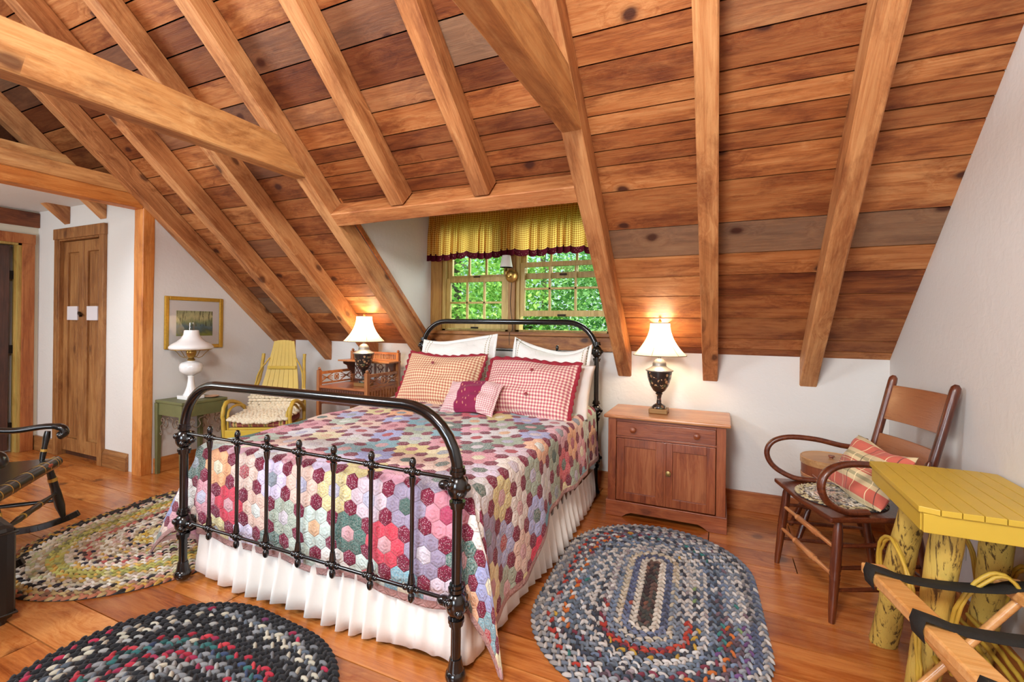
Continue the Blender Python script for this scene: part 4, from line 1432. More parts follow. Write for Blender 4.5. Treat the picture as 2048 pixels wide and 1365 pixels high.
def scroll(face, s):
    """one bracket between leg and apron; 2D coords (h along the side, z)"""
    pts2 = spiral((s * .105, .455), .032, 1.1, -pi / 2 if s > 0 else -pi / 2, -s)[::-1]
    tail = spiral((s * .125, .345), .022, 1.1, pi / 2, s)
    mid = [(s * .125 - s * .01, .40), (s * .135, .385)]
    mb = MB()
    def m3(p):
        return (p[0], face[1], p[1]) if face[0] == 'y' else (face[1], p[0], p[1])
    mb.tube([m3(p) for p in pts2], .0042, 6)
    c = [(s * .105, .425), (s * .06, .40), (s * .03, .43), (s * .045, .47), (s * .01, .485)]
    mb.tube([m3(p) for p in bez([(q[0], q[1], 0) for q in c], 16)], .0042, 6)
    mb.tube([m3(p) for p in tail], .0042, 6)
    c = [(s * .105, .425), (s * .13, .40), (s * .125, .367)]
    mb.tube([m3(p) for p in bez([(q[0], q[1], 0) for q in c], 10)], .0042, 6)
    mb.build('iron_scroll', m_scroll, gt, smooth=60)
for face in (('y', -ty), ('x', tx), ('y', ty)):
    for s in (-1, 1):
        scroll(face, s)
# milk glass oil lamp
m_milk = NT('milk_glass')
m_milk.set(Base_Color=lin('#efeeec'), Roughness=.18, Subsurface_Weight=.2, Coat_Weight=.5)
m_milk.put(m_milk.b, 'Subsurface Radius', (.03, .03, .03))
m_milk = m_milk.m
ml = thing('oil_lamp', 'white milk glass oil lamp with a wide shade on the green table', 'lamp', (-4.17, 2.535, .6255))
MB().box(-.072, .072, -.072, .072, 0, .030).lathe([(.060, .03), (.052, .045), (.040, .075), (.030, .11), (.024, .15), (.022, .185), (.026, .195), (.014, .20)], 24).build('pedestal', m_milk, ml, smooth=40, bevel=.003)
mb = MB().lathe([(.012, .196), (.030, .205), (.065, .222), (.083, .245), (.087, .275), (.080, .302), (.060, .315), (.030, .322), (.024, .33)], 48, ribs=16, ribamp=.012)
mb.build('font', m_milk, ml, smooth=50)
MB().lathe([(.012, .196), (.018, .200), (.012, .206)], 20).build('collar', m_brass, ml, smooth=50)
mb = MB().lathe([(.026, .325), (.030, .335), (.020, .35), (.034, .375), (.040, .40), (.034, .425), (.022, .432)], 24)
mb.tube([(.15 * math.cos(k * pi / 18), .15 * math.sin(k * pi / 18), .425) for k in range(36)], .004, 8, closed=True)
for k in range(4):
    a = k * pi / 2 + .5
    mb.tube([(r * math.cos(a), r * math.sin(a), z) for r, z in ((.03, .365), (.06, .352), (.09, .365), (.12, .40), (.15, .425))], .0028, 6)
mb.build('burner', m_brass, ml, smooth=50)
def shell(prof, th, seg=40, **k):
    p2 = prof + [(max(1e-4, r - th), z) for r, z in prof[::-1]]
    return MB().lathe(p2 + [p2[0]], seg, **k)
shell([(.150, .425), (.164, .436), (.163, .450), (.145, .470), (.108, .492), (.078, .518), (.060, .550), (.054, .590)], .003).build('glass_shade', m_milk, ml, smooth=60)
def clear_glass():
    t = NT('clear_glass')
    tr = t.n('BsdfTransparent', {'Color': (.93, .95, .95, 1)})
    gl = t.n('BsdfGlossy', {'Roughness': .03})
    lw = t.n('LayerWeight', {'Blend': .35})
    mx = t.n('MixShader')
    t.put(mx, 0, t.math('MULTIPLY', lw.outputs[1], .6)); t.put(mx, 1, tr.outputs[0]); t.put(mx, 2, gl.outputs[0])
    t.t.links.new(mx.outputs[0], t.out.inputs[0])
    return t.m
shell([(.030, .43), (.034, .46), (.030, .50), (.022, .55), (.020, .655)], .0015, 24).build('chimney', clear_glass(), ml, smooth=60)
# dish on the table
o = thing('shell_dish', 'small pale shell shaped dish beside the oil lamp on the green table', 'dish', (-4.08, 2.66, .6255))
MB().lathe([(.020, 0), (.045, .006), (.056, .014), (.054, .016), (.040, .009), (1e-4, .006)], 30, ribs=10, ribamp=.05).build('bowl', plain('shell', '#b98f72', .35), o, smooth=60)
# ------------------------------------------------------------------ framed picture
def painting_mat():
    t = NT('woodland_watercolour')
    co = t.coord()
    sp = t.n('SeparateXYZ', {0: co})
    y, z = sp.outputs[1], sp.outputs[2]
    n = t.noise(co, 16.0, 5.0, .65, .4)
    n2 = t.noise(t.vm('MULTIPLY', co, (1, 26, 3)), 2.2, 3.0)
    g = t.math('ADD', t.math('MULTIPLY', z, 4.0), t.math('ADD', .3, t.math('MULTIPLY', n, .55)))
    base = t.ramp(g, [(.12, '#8f9a4a'), (.28, '#5c6c5c'), (.42, '#64808a'), (.58, '#8a9a70'), (.8, '#d2cc94'), (1, '#a8ac80')])
    tr = t.math('MULTIPLY', t.math('LESS_THAN', n2, .44), t.math('GREATER_THAN', z, -.03))
    col = t.mix(t.math('MULTIPLY', tr, .7), base, lin('#4a4a34'))
    t.set(Base_Color=col, Roughness=.7)
    return t.m
pc_ = thing('framed_picture', 'gold framed woodland watercolour hanging on the left wall above the oil lamp', 'picture', (-4.379, 2.685, 1.278))
py, pz = .256, .232
mb = MB()
fw = .034
for s in (-1, 1):
    mb.box(0, .022, s * py - (fw if s > 0 else 0), s * py + (fw if s < 0 else 0), -pz, pz)
    mb.box(0, .022, -py + fw, py - fw, s * pz - (fw if s > 0 else 0), s * pz + (fw if s < 0 else 0))
gm = plain('gold_leaf', '#cfa441', .34, .55, bump=.15, bscale=60, var=.3)
mb.build('picture_frame', gm, pc_, bevel=.006)
MB().box(.002, .010, -py + fw - .003, py - fw + .003, -pz + fw - .003, pz - fw + .003).build('mat_board', plain('mat_board', '#e6e3df', .8), pc_)
MB().box(.010, .0115, -.160, .160, -.118, .108).build('artwork', painting_mat(), pc_)
MB().box(.0135, .0150, -py + fw - .003, py - fw + .003, -pz + fw - .003, pz - fw + .003).build('glazing', m_glass, pc_)
# ------------------------------------------------------------------ yellow slatted rocker with cushion and woolly throw
m_yel = plain('yellow_paint', '#c8a83a', .42, var=.14, bscale=9, bump=.15)
m_yel2 = plain('yellow_twig_paint', '#c4a23c', .5, var=.3, bscale=20, bump=.6)
rk = thing('rocking_chair', 'yellow slatted rocking chair with bent twig arms beside the green table', 'rocking chair', (-3.60, 2.745, 0), math.atan2(.5, .87))
# local: x to viewer's right along the front, +y to the back
def twig(mb, pts, r, seg=8, j=.002, n=18, seed=1):
    rnd = random.Random(seed)
    q = bez(pts, n)
    return mb.tube([p + Vector((rnd.uniform(-j, j), rnd.uniform(-j, j), rnd.uniform(-j, j))) for p in q], [r * rnd.uniform(.88, 1.12) for _ in q], seg)
n_sl = 7
for k in range(n_sl):
    u = (k - (n_sl - 1) / 2) / ((n_sl - 1) / 2)
    x0, x1 = u * .185, u * .080
    w0, w1 = .057, .026
    vs = []
    for t_ in [i / 10 for i in range(11)]:
        z = .40 + .72 * t_
        y = .36 + .20 * t_ + .03 * math.sin(t_ * pi)
        x = x0 + (x1 - x0) * t_
        if t_ > .88:
            z -= .010 * u * u
        w = w0 + (w1 - w0) * t_
        vs += [(x - w / 2, y, z), (x + w / 2, y, z), (x + w / 2, y + .010, z), (x - w / 2, y + .010, z)]
    fs = [(0, 1, 2, 3), (40, 43, 42, 41)]
    for i in range(10):
        for q in range(4):
            q2 = (q + 1) % 4
            fs.append((i * 4 + q, i * 4 + q2, i * 4 + 4 + q2, i * 4 + 4 + q))
    MB().add(vs, fs).build('back_slat', m_yel, rk)
MB().bar((-.19, .385, .47), (.19, .385, .47), .012, .04).bar((-.13, .50, .86), (.13, .50, .86), .012, .025).build('back_rail', m_yel, rk)
for s in (-1, 1):
    mb = MB()
    twig(mb, [(s * .255, .33, .10), (s * .245, .40, .45), (s * .20, .52, .80), (s * .19, .56, .985)], .016, seed=3 + s)
    mb.build('rear_post', m_yel2, rk, smooth=60)
    mb = MB()
    twig(mb, [(s * .235, .38, .50), (s * .20, .47, .80), (s * .12, .53, .95)], .007, seed=7 + s)
    mb.build('back_brace', m_yel2, rk, smooth=60)
    mb = MB()
    twig(mb, [(s * .265, -.005, .10), (s * .27, -.01, .35), (s * .272, -.03, .52), (s * .272, .03, .60), (s * .27, .16, .59), (s * .262, .30, .53), (s * .255, .37, .48)], .017, n=30, seed=11 + s)
    mb.build('arm', m_yel2, rk, smooth=60)
    mb = MB()
    twig(mb, [(s * .235, .0, .12), (s * .238, -.006, .35), (s * .24, -.01, .50), (s * .24, .06, .555), (s * .235, .2, .55), (s * .23, .33, .47)], .010, n=30, seed=17 + s)
    mb.build('inner_bow', m_yel2, rk, smooth=60)
    mb = MB().tube(bez([(s * .262, -.20, .062), (s * .262, 0, .020), (s * .262, .25, .018), (s * .262, .48, .055), (s * .262, .62, .11)], 20), .017, 8)
    mb.tube([(s * .262, 0, .03), (s * .262, 0, .12)], .014, 8).tube([(s * .262, .33, .03), (s * .255, .33, .12)], .014, 8)
    mb.build('rocker_runner', m_yel2, rk, smooth=60)
    mb = MB()
    twig(mb, [(s * .25, -.005, .14), (s * .18, -.01, .24), (s * .06, -.01, .30)], .008, seed=29 + s)
    mb.build('leg_brace', m_yel2, rk, smooth=60)
MB().box(-.255, .255, -.030, -.010, .30, .375).build('front_rail', m_yel, rk, bevel=.003)
MB().box(-.235, .235, -.012, .38, .375, .392).build('seat', m_yel, rk, bevel=.003)
m_ws_ = None
def plaid_mat(name, base, stripes, sc=1.0, ax=(0, 1)):
    """stripes: (axis, period, offset, half width, colour, alpha)"""
    t = NT(name)
    co = t.coord()
    sp = t.n('SeparateXYZ', {0: co})
    col = lin(base)
    for (axn, per, off, hw, c, al) in stripes:
        f = t.math('FRACT', t.math('ADD', t.math('DIVIDE', sp.outputs[axn], per), 20.0 + off))
        d = t.math('ABSOLUTE', t.math('SUBTRACT', f, .5))
        m = t.math('MULTIPLY', t.math('LESS_THAN', d, hw / per), al)
        col = t.mix(m, col, lin(c))
    t.set(Base_Color=col, Roughness=.9, Sheen_Weight=.1)
    t.bump(t.noise(co, 12.0, 4.0, .6), .6, .012)
    return t.m
m_seatp = plaid_mat('maroon_plaid', '#8a3a3c', [(0, .125, 0, .018, '#c9a866', .9), (0, .125, .0, .004, '#5c6a3c', 1), (0, .125, .5, .003, '#c9a866', .8), (2, .05, .2, .003, '#c9a866', .5)])
mb = MB()
c_ = MB().box(-.225, .225, -.005, .37, .393, .455)
o = c_.build('seat_cushion', m_seatp, None, bevel=.022)
Mr = Matrix.Translation((-3.60, 2.745, 0)) @ Matrix.Rotation(math.atan2(.5, .87), 4, 'Z')
o.matrix_world = Mr
tag(o, 'maroon plaid seat cushion on the yellow rocking chair under the woolly throw', 'cushion')
# throw: knotted wool loops over the seat and lower back
def throw():
    t = NT('cream_wool')
    co = t.coord()
    n = t.noise(co, 55.0, 3.0)
    t.set(Base_Color=t.mix(n, lin('#cbb998'), lin('#efe4cc')), Roughness=.95, Sheen_Weight=.3)
    t.bump(n, .6, .004)
    rnd = random.Random(8)
    mb = MB()
    prof = [(-.036, .442), (-.028, .462), (-.005, .474), (.10, .480), (.20, .482), (.30, .492), (.345, .53), (.372, .60), (.388, .655)]
    # seat sheet
    def at(u, x):
        k = u * (len(prof) - 1)
        i = min(int(k), len(prof) - 2)
        f = k - i
        return (x, prof[i][0] * (1 - f) + prof[i + 1][0] * f, prof[i][1] * (1 - f) + prof[i + 1][1] * f)
    nu, nx = 22, 15
    for j in range(nu + 1):
        u = j / nu
        for i in range(nx + 1):
            x = -.225 + .45 * i / nx
            if u < .16 and (abs(x + .02) > .10 + .9 * u):
                continue
            p = at(u, x + rnd.uniform(-.006, .006))
            off = 0.0 if j % 2 else .014
            r = rnd.uniform(.016, .022)
            mb.sph((p[0] + off, p[1], p[2]), r, 7, 5, (1.15, 1.1, .75))
    o = mb.build('wool_throw', t.m, smooth=180)
    o.matrix_world = Mr
    tag(o, 'cream chunky woolly throw draped over the seat of the yellow rocking chair', 'throw')
throw()
# ------------------------------------------------------------------ bentwood-arm side chair, right
m_ch = wood('chair_wood', '#361609', '#542411', '#71391d', 'X', .33, 1.3, .1, coat=.4)
m_chz = wood('chair_wood_upright', '#361609', '#542411', '#71391d', 'Z', .33, 1.3, .1, coat=.4)
m_chs = wood('chair_splat_oak', '#4c2612', '#744024', '#935c3a', 'X', .3, 1.6, .1, coat=.5, fine=1.0)
ch = thing('armchair', 'dark brown wooden armchair with bentwood loop arms below the right gable wall', 'chair', (.375, 2.706, 0), math.atan2(-.95, .311))
# local x: far (-) to near (+); local y: front (0) to back
prof = [(0, .012), (.08, .015), (.25, .018), (.42, .020), (.44, .022), (.46, .019), (.48, .022), (.50, .019), (.52, .022), (.7, .021), (.9, .020), (.94, .017), (1, .015)]
for s in (-1, 1):
    MB().turned((s * .262, .0, 0), (s * .235, .04, .44), prof, 14).build('front_leg', m_chz, ch, smooth=40)
    MB().turned((s * .205, .46, 0), (s * .185, .385, .44), [(0, .012), (.1, .015), (.5, .019), (.9, .018), (1, .015)], 12).build('rear_leg', m_chz, ch, smooth=40)
    for z in (.14, .235, .33):
        MB().turned((s * (.262 - .027 * z / .44), .04 * z / .44, z), (s * (.205 - .02 * z / .44), .46 - .075 * z / .44, z + .005), [(0, .008), (.5, .011), (1, .008)], 8).build('side_stretcher', m_ch, ch, smooth=40)
    # bentwood arm: flat strip loop
    ap = [(s * .215, .17, .478), (s * .235, .07, .482), (s * .262, -.02, .53), (s * .272, -.055, .60), (s * .268, -.03, .665), (s * .255, .05, .698), (s * .235, .18, .695), (s * .215, .30, .672), (s * .202, .405, .662)]
    MB().tube(bez(ap, 44), .020, 12, flat=(1.0, .7), up=(s, 0, 0)).build('arm', m_ch, ch, smooth=60)
    MB().turned((s * .190, .385, .44), (s * .196, .545, 1.055), [(0, .016), (.3, .019), (.7, .019), (.95, .020), (.98, .018), (1, .008)], 14).build('back_post', m_chz, ch, smooth=40)
    MB().turned((s * .208, .39, .56), (s * .212, .425, .715), [(0, .010), (.3, .014), (.9, .013), (1, .006)], 10).build('arm_bracket', m_chz, ch, smooth=40)
for z in (.17, .29):
    rp = [(0, .007), (.1, .010), (.28, .010), (.31, .015), (.33, .009), (.35, .015), (.5, .013), (.65, .015), (.67, .009), (.69, .015), (.72, .010), (.9, .010), (1, .007)]
    MB().turned((-.252, .04 * z / .44, z + .03), (.252, .04 * z / .44, z + .03), rp, 12).build('front_stretcher', wood('chair_rung', '#8a4f2c', '#ab6c40', '#c48a5a', 'X', .3, 1, 0), ch, smooth=40)
MB().turned((-.198, .44, .17), (.198, .44, .17), [(0, .008), (.5, .011), (1, .008)], 8).build('rear_stretcher', m_ch, ch, smooth=40)
sp_ = [(-.275, -.015), (0, -.032), (.275, -.015), (.272, .02), (.225, .42), (.205, .435), (-.205, .435), (-.225, .42), (-.272, .02)]
MB().prism(sp_, .442, .466, 'z').build('seat', m_ch, ch, bevel=.008)
def splat(z0, z1, h):
    n = 12
    vs = []
    for i in range(n + 1):
        u = -1 + 2 * i / n
        x = u * .190
        cv = .020 * (1 - u * u)
        for (z, e) in ((z0, 0), (z1, 0)):
            y = .385 + (z - .44) / .615 * .16 + cv
            vs += [(x, y - .006, z), (x, y + .006, z)]
    fs = [(0, 2, 3, 1), (n * 4, n * 4 + 1, n * 4 + 3, n * 4 + 2)]
    for i in range(n):
        a = i * 4
        for q in ((0, 1), (1, 3), (3, 2), (2, 0)):
            fs.append((a + q[0], a + 4 + q[0], a + 4 + q[1], a + q[1]))
    MB().add(vs, fs).build('back_splat', m_chs, ch, smooth=35, bevel=.002)
splat(.83, 1.005, 0)
splat(.66, .755, 0)
# braided chair pad
PADC = ['#d9d0c0', '#ece4d6', '#a8a090', '#5a5652', '#c9bba0', '#e2d8ca', '#8c8a88', '#d0b0a0']
def pal_pad(fr, col, s, rnd, k):
    if fr > .82:
        return rnd.choice(['#c9b98c', '#b3a06c', '#d9cdb0', '#5c4a3c', '#a84a4a' if .1 < s < .3 else '#cdbf9c'])
    return rnd.choice(PADC)
Mc = Matrix.Translation((.375, 2.706, 0)) @ Matrix.Rotation(math.atan2(-.95, .311), 4, 'Z')
pc2 = Mc @ Vector((.0, .175, 0))
braided('chair_pad', 'round braided chair pad on the seat of the dark wooden armchair', (pc2.x, pc2.y), 0, .004, .185, 9, pal_pad, z0=.4665, th=.007, seed=5, cat='chair pad', pitch=.022)
# plaid pillow on the chair
m_plaid = plaid_mat('red_tan_plaid', '#d6c398', [(1, .20, 0, .027, '#c9564a', .9), (1, .20, .5, .010, '#b8433a', .8), (1, .20, .58, .003, '#b8433a', .9), (1, .20, .42, .003, '#b8433a', .9), (1, .20, .28, .008, '#8c8a68', .7), (1, .20, .72, .008, '#8c8a68', .7), (0, .085, 0, .0022, '#efdcb0', .9), (0, .17, .5, .0022, '#4a3c38', .8)])
pp = Mc @ Vector((.03, .285, .605))
pillow('plaid_pillow', 'red and tan plaid pillow leaning on the back of the dark wooden armchair', 'pillow', .42, .29, .13, pp, R_(56), math.atan2(-.95, .311), m_plaid, seed=12, curl=.01)
# ------------------------------------------------------------------ stool with firkin behind the chair
st = thing('low_stool', 'low dark wooden stool with splayed legs behind the armchair', 'stool', (.63, 3.42, 0))
MB().box(-.17, .17, -.13, .13, .205, .23).build('seat', m_ch, st, bevel=.004)
for sx in (-1, 1):
    for sy in (-1, 1):
        MB().turned((sx * .20, sy * .14, 0), (sx * .13, sy * .09, .206), [(0, .013), (.5, .018), (1, .013)], 10).build('leg', m_chz, st, smooth=40)
bk = thing('wooden_firkin', 'round dark wooden firkin with a flat lid and bail handle behind the armchair', 'bucket', (.625, 3.42, .2305), R_(10))
m_fk = wood('firkin_staves', '#4c2417', '#6b3524', '#84492f', 'Z', .45, 1.3, .0, fine=1.0)
MB().lathe([(.150, 0), (.156, .10), (.160, .24)], 48).build('body', m_fk, bk, smooth=40)
MB().lathe([(.1585, .15), (.1605, .152), (.1610, .168), (.159, .17)], 48).build('hoop', wood('firkin_hoop', '#8c5a3c', '#a8764f', '#b98a62', 'X', .4, 1, 0), bk, smooth=40)
ld = MB().lathe([(.163, .232), (.165, .236), (.165, .268), (.160, .272), (.155, .268), (1e-4, .268)], 48).build('lid', wood('firkin_lid', '#9c7046', '#b98b5c', '#cda472', 'X', .4, 1.2, .0), bk, smooth=30)
MB().lathe([(.010, .268), (.009, .274), (.018, .280), (.016, .286), (1e-4, .287)], 16).build('lid_knob', m_fk, ld, smooth=40)
hb = bez([(-.135, -.095, .185), (-.05, -.165, .12), (.06, -.165, .08), (.135, -.10, .12)], 16)
MB().tube(hb, .007, 8, flat=(1, .6)).build('bail_handle', m_fk, bk, smooth=60)
# ------------------------------------------------------------------ yellow plank table with log legs
yt = thing('log_table', 'yellow painted plank top table on thick log legs at the right wall', 'table', (.775, 2.11, 0))
def plank_top(mb, x0, x1, y0, y1, z0, z1, ch):
    n = 8
    w = (x1 - x0) / n
    for k in range(n):
        a, b = x0 + k * w, x0 + (k + 1) * w - .0025
        def yl(x):   # cut corners
            d = min(x - x0, x1 - x)
            return max(0, ch - d)
        poly = [(a, y0 + yl(a)), (b, y0 + yl(b)), (b, y1 - yl(b)), (a, y1 - yl(a))]
        mb.prism(poly, z0, z1, 'z')
mb = MB()
plank_top(mb, -.205, .200, -.270, .30, .728, .746, .018)
mb.build('plank_top', m_yel, yt, bevel=.0015)
mb = MB()
mb.box(-.195, .19, -.262, -.244, .668, .727).box(-.195, .19, .27, .288, .668, .727).box(-.198, -.18, -.244, .27, .668, .727).box(.175, .193, -.244, .27, .668, .727)
mb.build('apron', m_yel, yt, bevel=.002)
def log(mb, p0, p1, r0, r1, seed):
    rnd = random.Random(seed)
    p0, p1 = Vector(p0), Vector(p1)
    n, seg = 18, 18
    ax = (p1 - p0).normalized()
    u = ax.orthogonal().normalized()
    v = ax.cross(u)
    ph = [rnd.uniform(0, 6) for _ in range(5)]
    vs, fs = [], []
    for i in range(n + 1):
        t_ = i / n
        c = p0.lerp(p1, t_) + u * .004 * math.sin(t_ * 7 + ph[0]) + v * .004 * math.sin(t_ * 6 + ph[1])
        r = (r0 + (r1 - r0) * t_) * (1 + .04 * math.sin(t_ * 11 + ph[2]))
        for k in range(seg):
            a = 2 * pi * k / seg
            q = r * (1 + .05 * math.sin(3 * a + ph[3]) + rnd.uniform(-.03, .03))
            vs.append(c + u * q * math.cos(a) + v * q * math.sin(a))
    for i in range(n):
        for k in range(seg):
            k2 = (k + 1) % seg
            fs.append((i * seg + k, i * seg + k2, (i + 1) * seg + k2, (i + 1) * seg + k))
    fs.append(tuple(range(seg - 1, -1, -1)))
    fs.append(tuple(n * seg + k for k in range(seg)))
    mb.add(vs, fs)
def bark_mat():
    t = NT('worn_yellow_log')
    co = t.coord()
    st_ = t.vm('MULTIPLY', co, (60, 60, 9))
    n = t.noise(st_, 1.0, 5.0, .7, .5)
    n2 = t.noise(co, 7.0, 2.0)
    crack = t.ramp(n, [(.40, (0, 0, 0, 1)), (.47, (1, 1, 1, 1))])
    base = t.mix(n2, lin('#b99a44'), lin('#d6b85c'))
    col = t.mix(crack, lin('#5a4420'), base)
    t.set(Base_Color=col, Roughness=.6)
    t.bump(n, .8, .006)
    return t.m
m_bark = bark_mat()
for i, (p0, p1) in enumerate((((-.155, .290, 0), (-.13, .03, .67)), ((-.135, -.045, 0), (-.085, -.135, .67)), ((.150, .300, 0), (.115, .05, .67)), ((.15, -.15, 0), (.125, -.17, .67)))):
    mb = MB()
    log(mb, p0, p1, .046, .043, 60 + i)
    mb.build('log_leg', m_bark, yt, smooth=50)
def hoop_(pts, seed, r=.0065):
    mb = MB()
    twig(mb, pts, r, n=26, seed=seed)
    twig(mb, [(p[0] + .006, p[1] - .008, p[2] - .006) for p in pts], r * .8, n=26, seed=seed + 1)
    mb.build('twig_arch', m_yel2, yt, smooth=60)
hoop_([(-.19, .19, .26), (-.20, .16, .44), (-.19, .06, .52), (-.175, -.06, .44), (-.165, -.11, .26), (-.16, -.12, .12)], 71)
hoop_([(-.09, -.13, .22), (-.07, -.15, .42), (.02, -.155, .54), (.10, -.15, .44), (.13, -.14, .20)], 73)
hoop_([(-.12, .25, .30), (-.06, .26, .50), (.03, .26, .56), (.10, .25, .48), (.13, .24, .28)], 75)
hoop_([(.16, .17, .26), (.17, .12, .44), (.17, .02, .50), (.165, -.08, .42), (.16, -.12, .24)], 77)
mb = MB()
for k in range(9):
    x = -.12 + .03 * k
    twig(mb, [(x, .22, .21 + .008 * math.sin(k * 2)), (x + .004, 0, .215), (x, -.17, .205 + .008 * math.cos(k * 3))], .0075, n=10, seed=80 + k)
mb.build('twig_shelf', m_yel2, yt, smooth=60)
# ------------------------------------------------------------------ folding luggage rack in the right foreground
m_rack = wood('rack_beech', '#b57838', '#cf9453', '#e0ad70', 'X', .33, .8, 0, coat=.4)
rkk = thing('luggage_rack', 'folding beech luggage rack with black straps in the lower right foreground', 'luggage rack', (0, 0, 0))
A0, A1 = Vector((.478, 1.955, .485)), Vector((.60, 1.28, .485))
B0, B1 = Vector((.846, 2.03, .485)), Vector((.968, 1.35, .485))
off = (B0 - A0)
for (p, q, s) in ((A0, A1, -1), (B0, B1, 1)):
    MB().bar(p, q, .070, .034, up=(0, 0, 1)).build('top_rail', m_rack, rkk, bevel=.006)
ud = (A1 - A0).normalized()
up_ = Vector((0, 0, 1))
for t_ in (.10, .86):
    pa, pb = A0.lerp(A1, t_), B0.lerp(B1, t_)
    MB().tube([pa + Vector((.0, 0, -.01)), (pa + ud * .035).lerp(pb, 1.0) * 1.0 + Vector((-.02, 0, -.47))], .013, 12).build('leg', m_rack, rkk, smooth=50)
    MB().tube([pb + Vector((.0, 0, -.01)), pa + Vector((.02, .035, -.47))], .013, 12).build('leg', m_rack, rkk, smooth=50)
for (p, q) in ((A0, A1), (B0, B1)):
    s = 1 if p is A0 else -1
    a = p.lerp(q, .10) + Vector((s * .06, 0, -.36))
    b = p.lerp(q, .86) + Vector((s * .06, 0, -.36))
    MB().tube([a, b], .011, 10).build('stretcher', m_rack, rkk, smooth=50)
m_strap = plain('black_webbing', '#17140f', .85, bump=.4, bscale=300)
def strap(t_):
    pa, pb = A0.lerp(A1, t_), B0.lerp(B1, t_)
    ax = ud
    w = .060
    prof2 = []
    path = [pa + Vector((-.036, 0, -.030)), pa + Vector((-.042, 0, .004)), pa + Vector((-.034, 0, .032)), pa + Vector((.02, 0, .021))]
    for k in range(1, 10):
        f = k / 10
        path.append((pa + Vector((.02, 0, .013))).lerp(pb + Vector((-.02, 0, .013)), f) + Vector((0, 0, -.012 * math.sin(f * pi))))
    path += [pb + Vector((-.02, 0, .021)), pb + Vector((.034, 0, .032)), pb + Vector((.042, 0, .004)), pb + Vector((.036, 0, -.030))]
    vs, fs = [], []
    for p in path:
        vs += [p - ax * w / 2, p + ax * w / 2]
    for k in range(len(path) - 1):
        fs.append((2 * k, 2 * k + 1, 2 * k + 3, 2 * k + 2))
    o = MB().add(vs, fs).build('strap', m_strap, rkk, smooth=180)
    sd = o.modifiers.new('thick', 'SOLIDIFY')
    sd.thickness = .002
for t_ in (.10, .485, .86):
    strap(t_)
# ------------------------------------------------------------------ black stencilled rocker, left edge
m_blk = plain('black_lacquer', '#15110e', .28, coat=.5)
m_gold = plain('gold_pinstripe', '#c79a45', .4, .3)
br = thing('black_rocking_chair', 'black rocking chair with gold bands cut off by the left edge of the photo', 'rocking chair', (-3.445, 1.232, 0), math.atan2(-.36, .41))
# local x along the front edge (left post -x is far), local -y is behind the sitter... front faces +y
MB().tube([(-.345, 0, .425), (.345, 0, .425)], .034, 18, flat=(1.0, 1.0)).prism([(-.34, 0), (-.31, -.42), (.31, -.42), (.34, 0)], .415, .45, 'z').build('seat', m_blk, br, smooth=40)
for x in (-.318, -.29, -.20, -.135, .0, .135, .20, .29):
    MB().tube([(x - .003, 0, .425), (x + .003, 0, .425)], .0348, 18).build('gold_band', m_gold, br, smooth=40)
MB().sph((-.20, .030, .437), .016, 12, 8, (1.9, .35, .7)).build('stencil_motif', plain('stencil_red', '#a8503a', .5), br, smooth=60)
for s in (-1, 1):
    MB().turned((s * 0.3170, .05, .085), (s * 0.2800, -.005, .40), [(0, .012), (.1, .016), (.25, .024), (.55, .023), (.6, .021), (.75, .021), (.85, .019), (1, .017)], 14).build('front_leg', m_blk, br, smooth=40)
    MB().turned((s * 0.2895, .009, .322), (s * 0.2872, .006, .342), [(0, .0225), (1, .0225)], 14).build('gold_ring', m_gold, br, smooth=40)
    MB().turned((s * 0.3050, -.33, .075), (s * 0.2700, -.33, .42), [(0, .012), (.3, .02), (1, .015)], 12).build('rear_leg', m_blk, br, smooth=40)
    mb = MB()
    rp = [(s * 0.3170, .12, .105), (s * 0.3170, .05, .075), (s * 0.3170, -.10, .04), (s * 0.3170, -.33, .05), (s * 0.3170, -.60, .12)]
    q = bez(rp, 20)
    for a, b in zip(q[:-1], q[1:]):
        mb.bar(a, b, .022, .036, ext=.002)
    mb.build('runner', m_blk, br, bevel=.003)
    ap = [(s * 0.3300, .02, .585), (s * 0.3320, .045, .60), (s * 0.3320, .03, .635), (s * 0.3300, -.04, .648), (s * 0.3230, -.18, .635), (s * 0.3050, -.33, .66), (s * 0.2950, -.42, .68)]
    MB().tube(bez(ap, 26), [.030, .034] + [.028] * 8 + [.022] * 17, 12, flat=(.8, 1.1)).build('arm', m_blk, br, smooth=60)
    MB().turned((s * 0.3050, -.05, .44), (s * 0.3230, -.03, .62), [(0, .012), (.3, .016), (.5, .013), (.8, .018), (1, .014)], 12).build('arm_post', m_blk, br, smooth=40)
    MB().turned((s * 0.3115, -.043, .50), (s * 0.3130, -.041, .515), [(0, .016), (1, .016)], 12).build('gold_ring', m_gold, br, smooth=40)
    MB().turned((s * 0.2750, -.37, .44), (s * 0.2550, -.52, 1.02), [(0, .018), (1, .014)], 12).build('back_post', m_blk, br, smooth=40)
    MB().turned((s * 0.3000, .02, .20), (s * 0.2950, -.33, .20), [(0, .009), (.5, .013), (1, .009)], 10).build('side_stretcher', m_blk, br, smooth=40)
for k in range(5):
    x = -.15 + k * .075
    MB().tube([(x, -.38, .445), (x * .95, -.50, .93)], .008, 8).build('back_spindle', m_blk, br, smooth=60)
MB().bar((-.27, -.52, .97), (.27, -.52, .97), .02, .11).build('crest_rail', m_blk, br, bevel=.005)
for z in (.25,):
    MB().turned((-.30, .025, z), (.30, .025, z), [(0, .008), (.2, .012), (.3, .017), (.34, .012), (.38, .018), (.5, .014), (.62, .018), (.66, .012), (.7, .017), (.8, .012), (1, .008)], 12).build('front_stretcher', m_blk, br, smooth=40)
    for x in (-.085, -.06, .06, .085):
        MB().turned((x - .004, .025, z), (x + .004, .025, z), [(0, .017), (1, .017)], 12).build('gold_ring', m_gold, br, smooth=40)
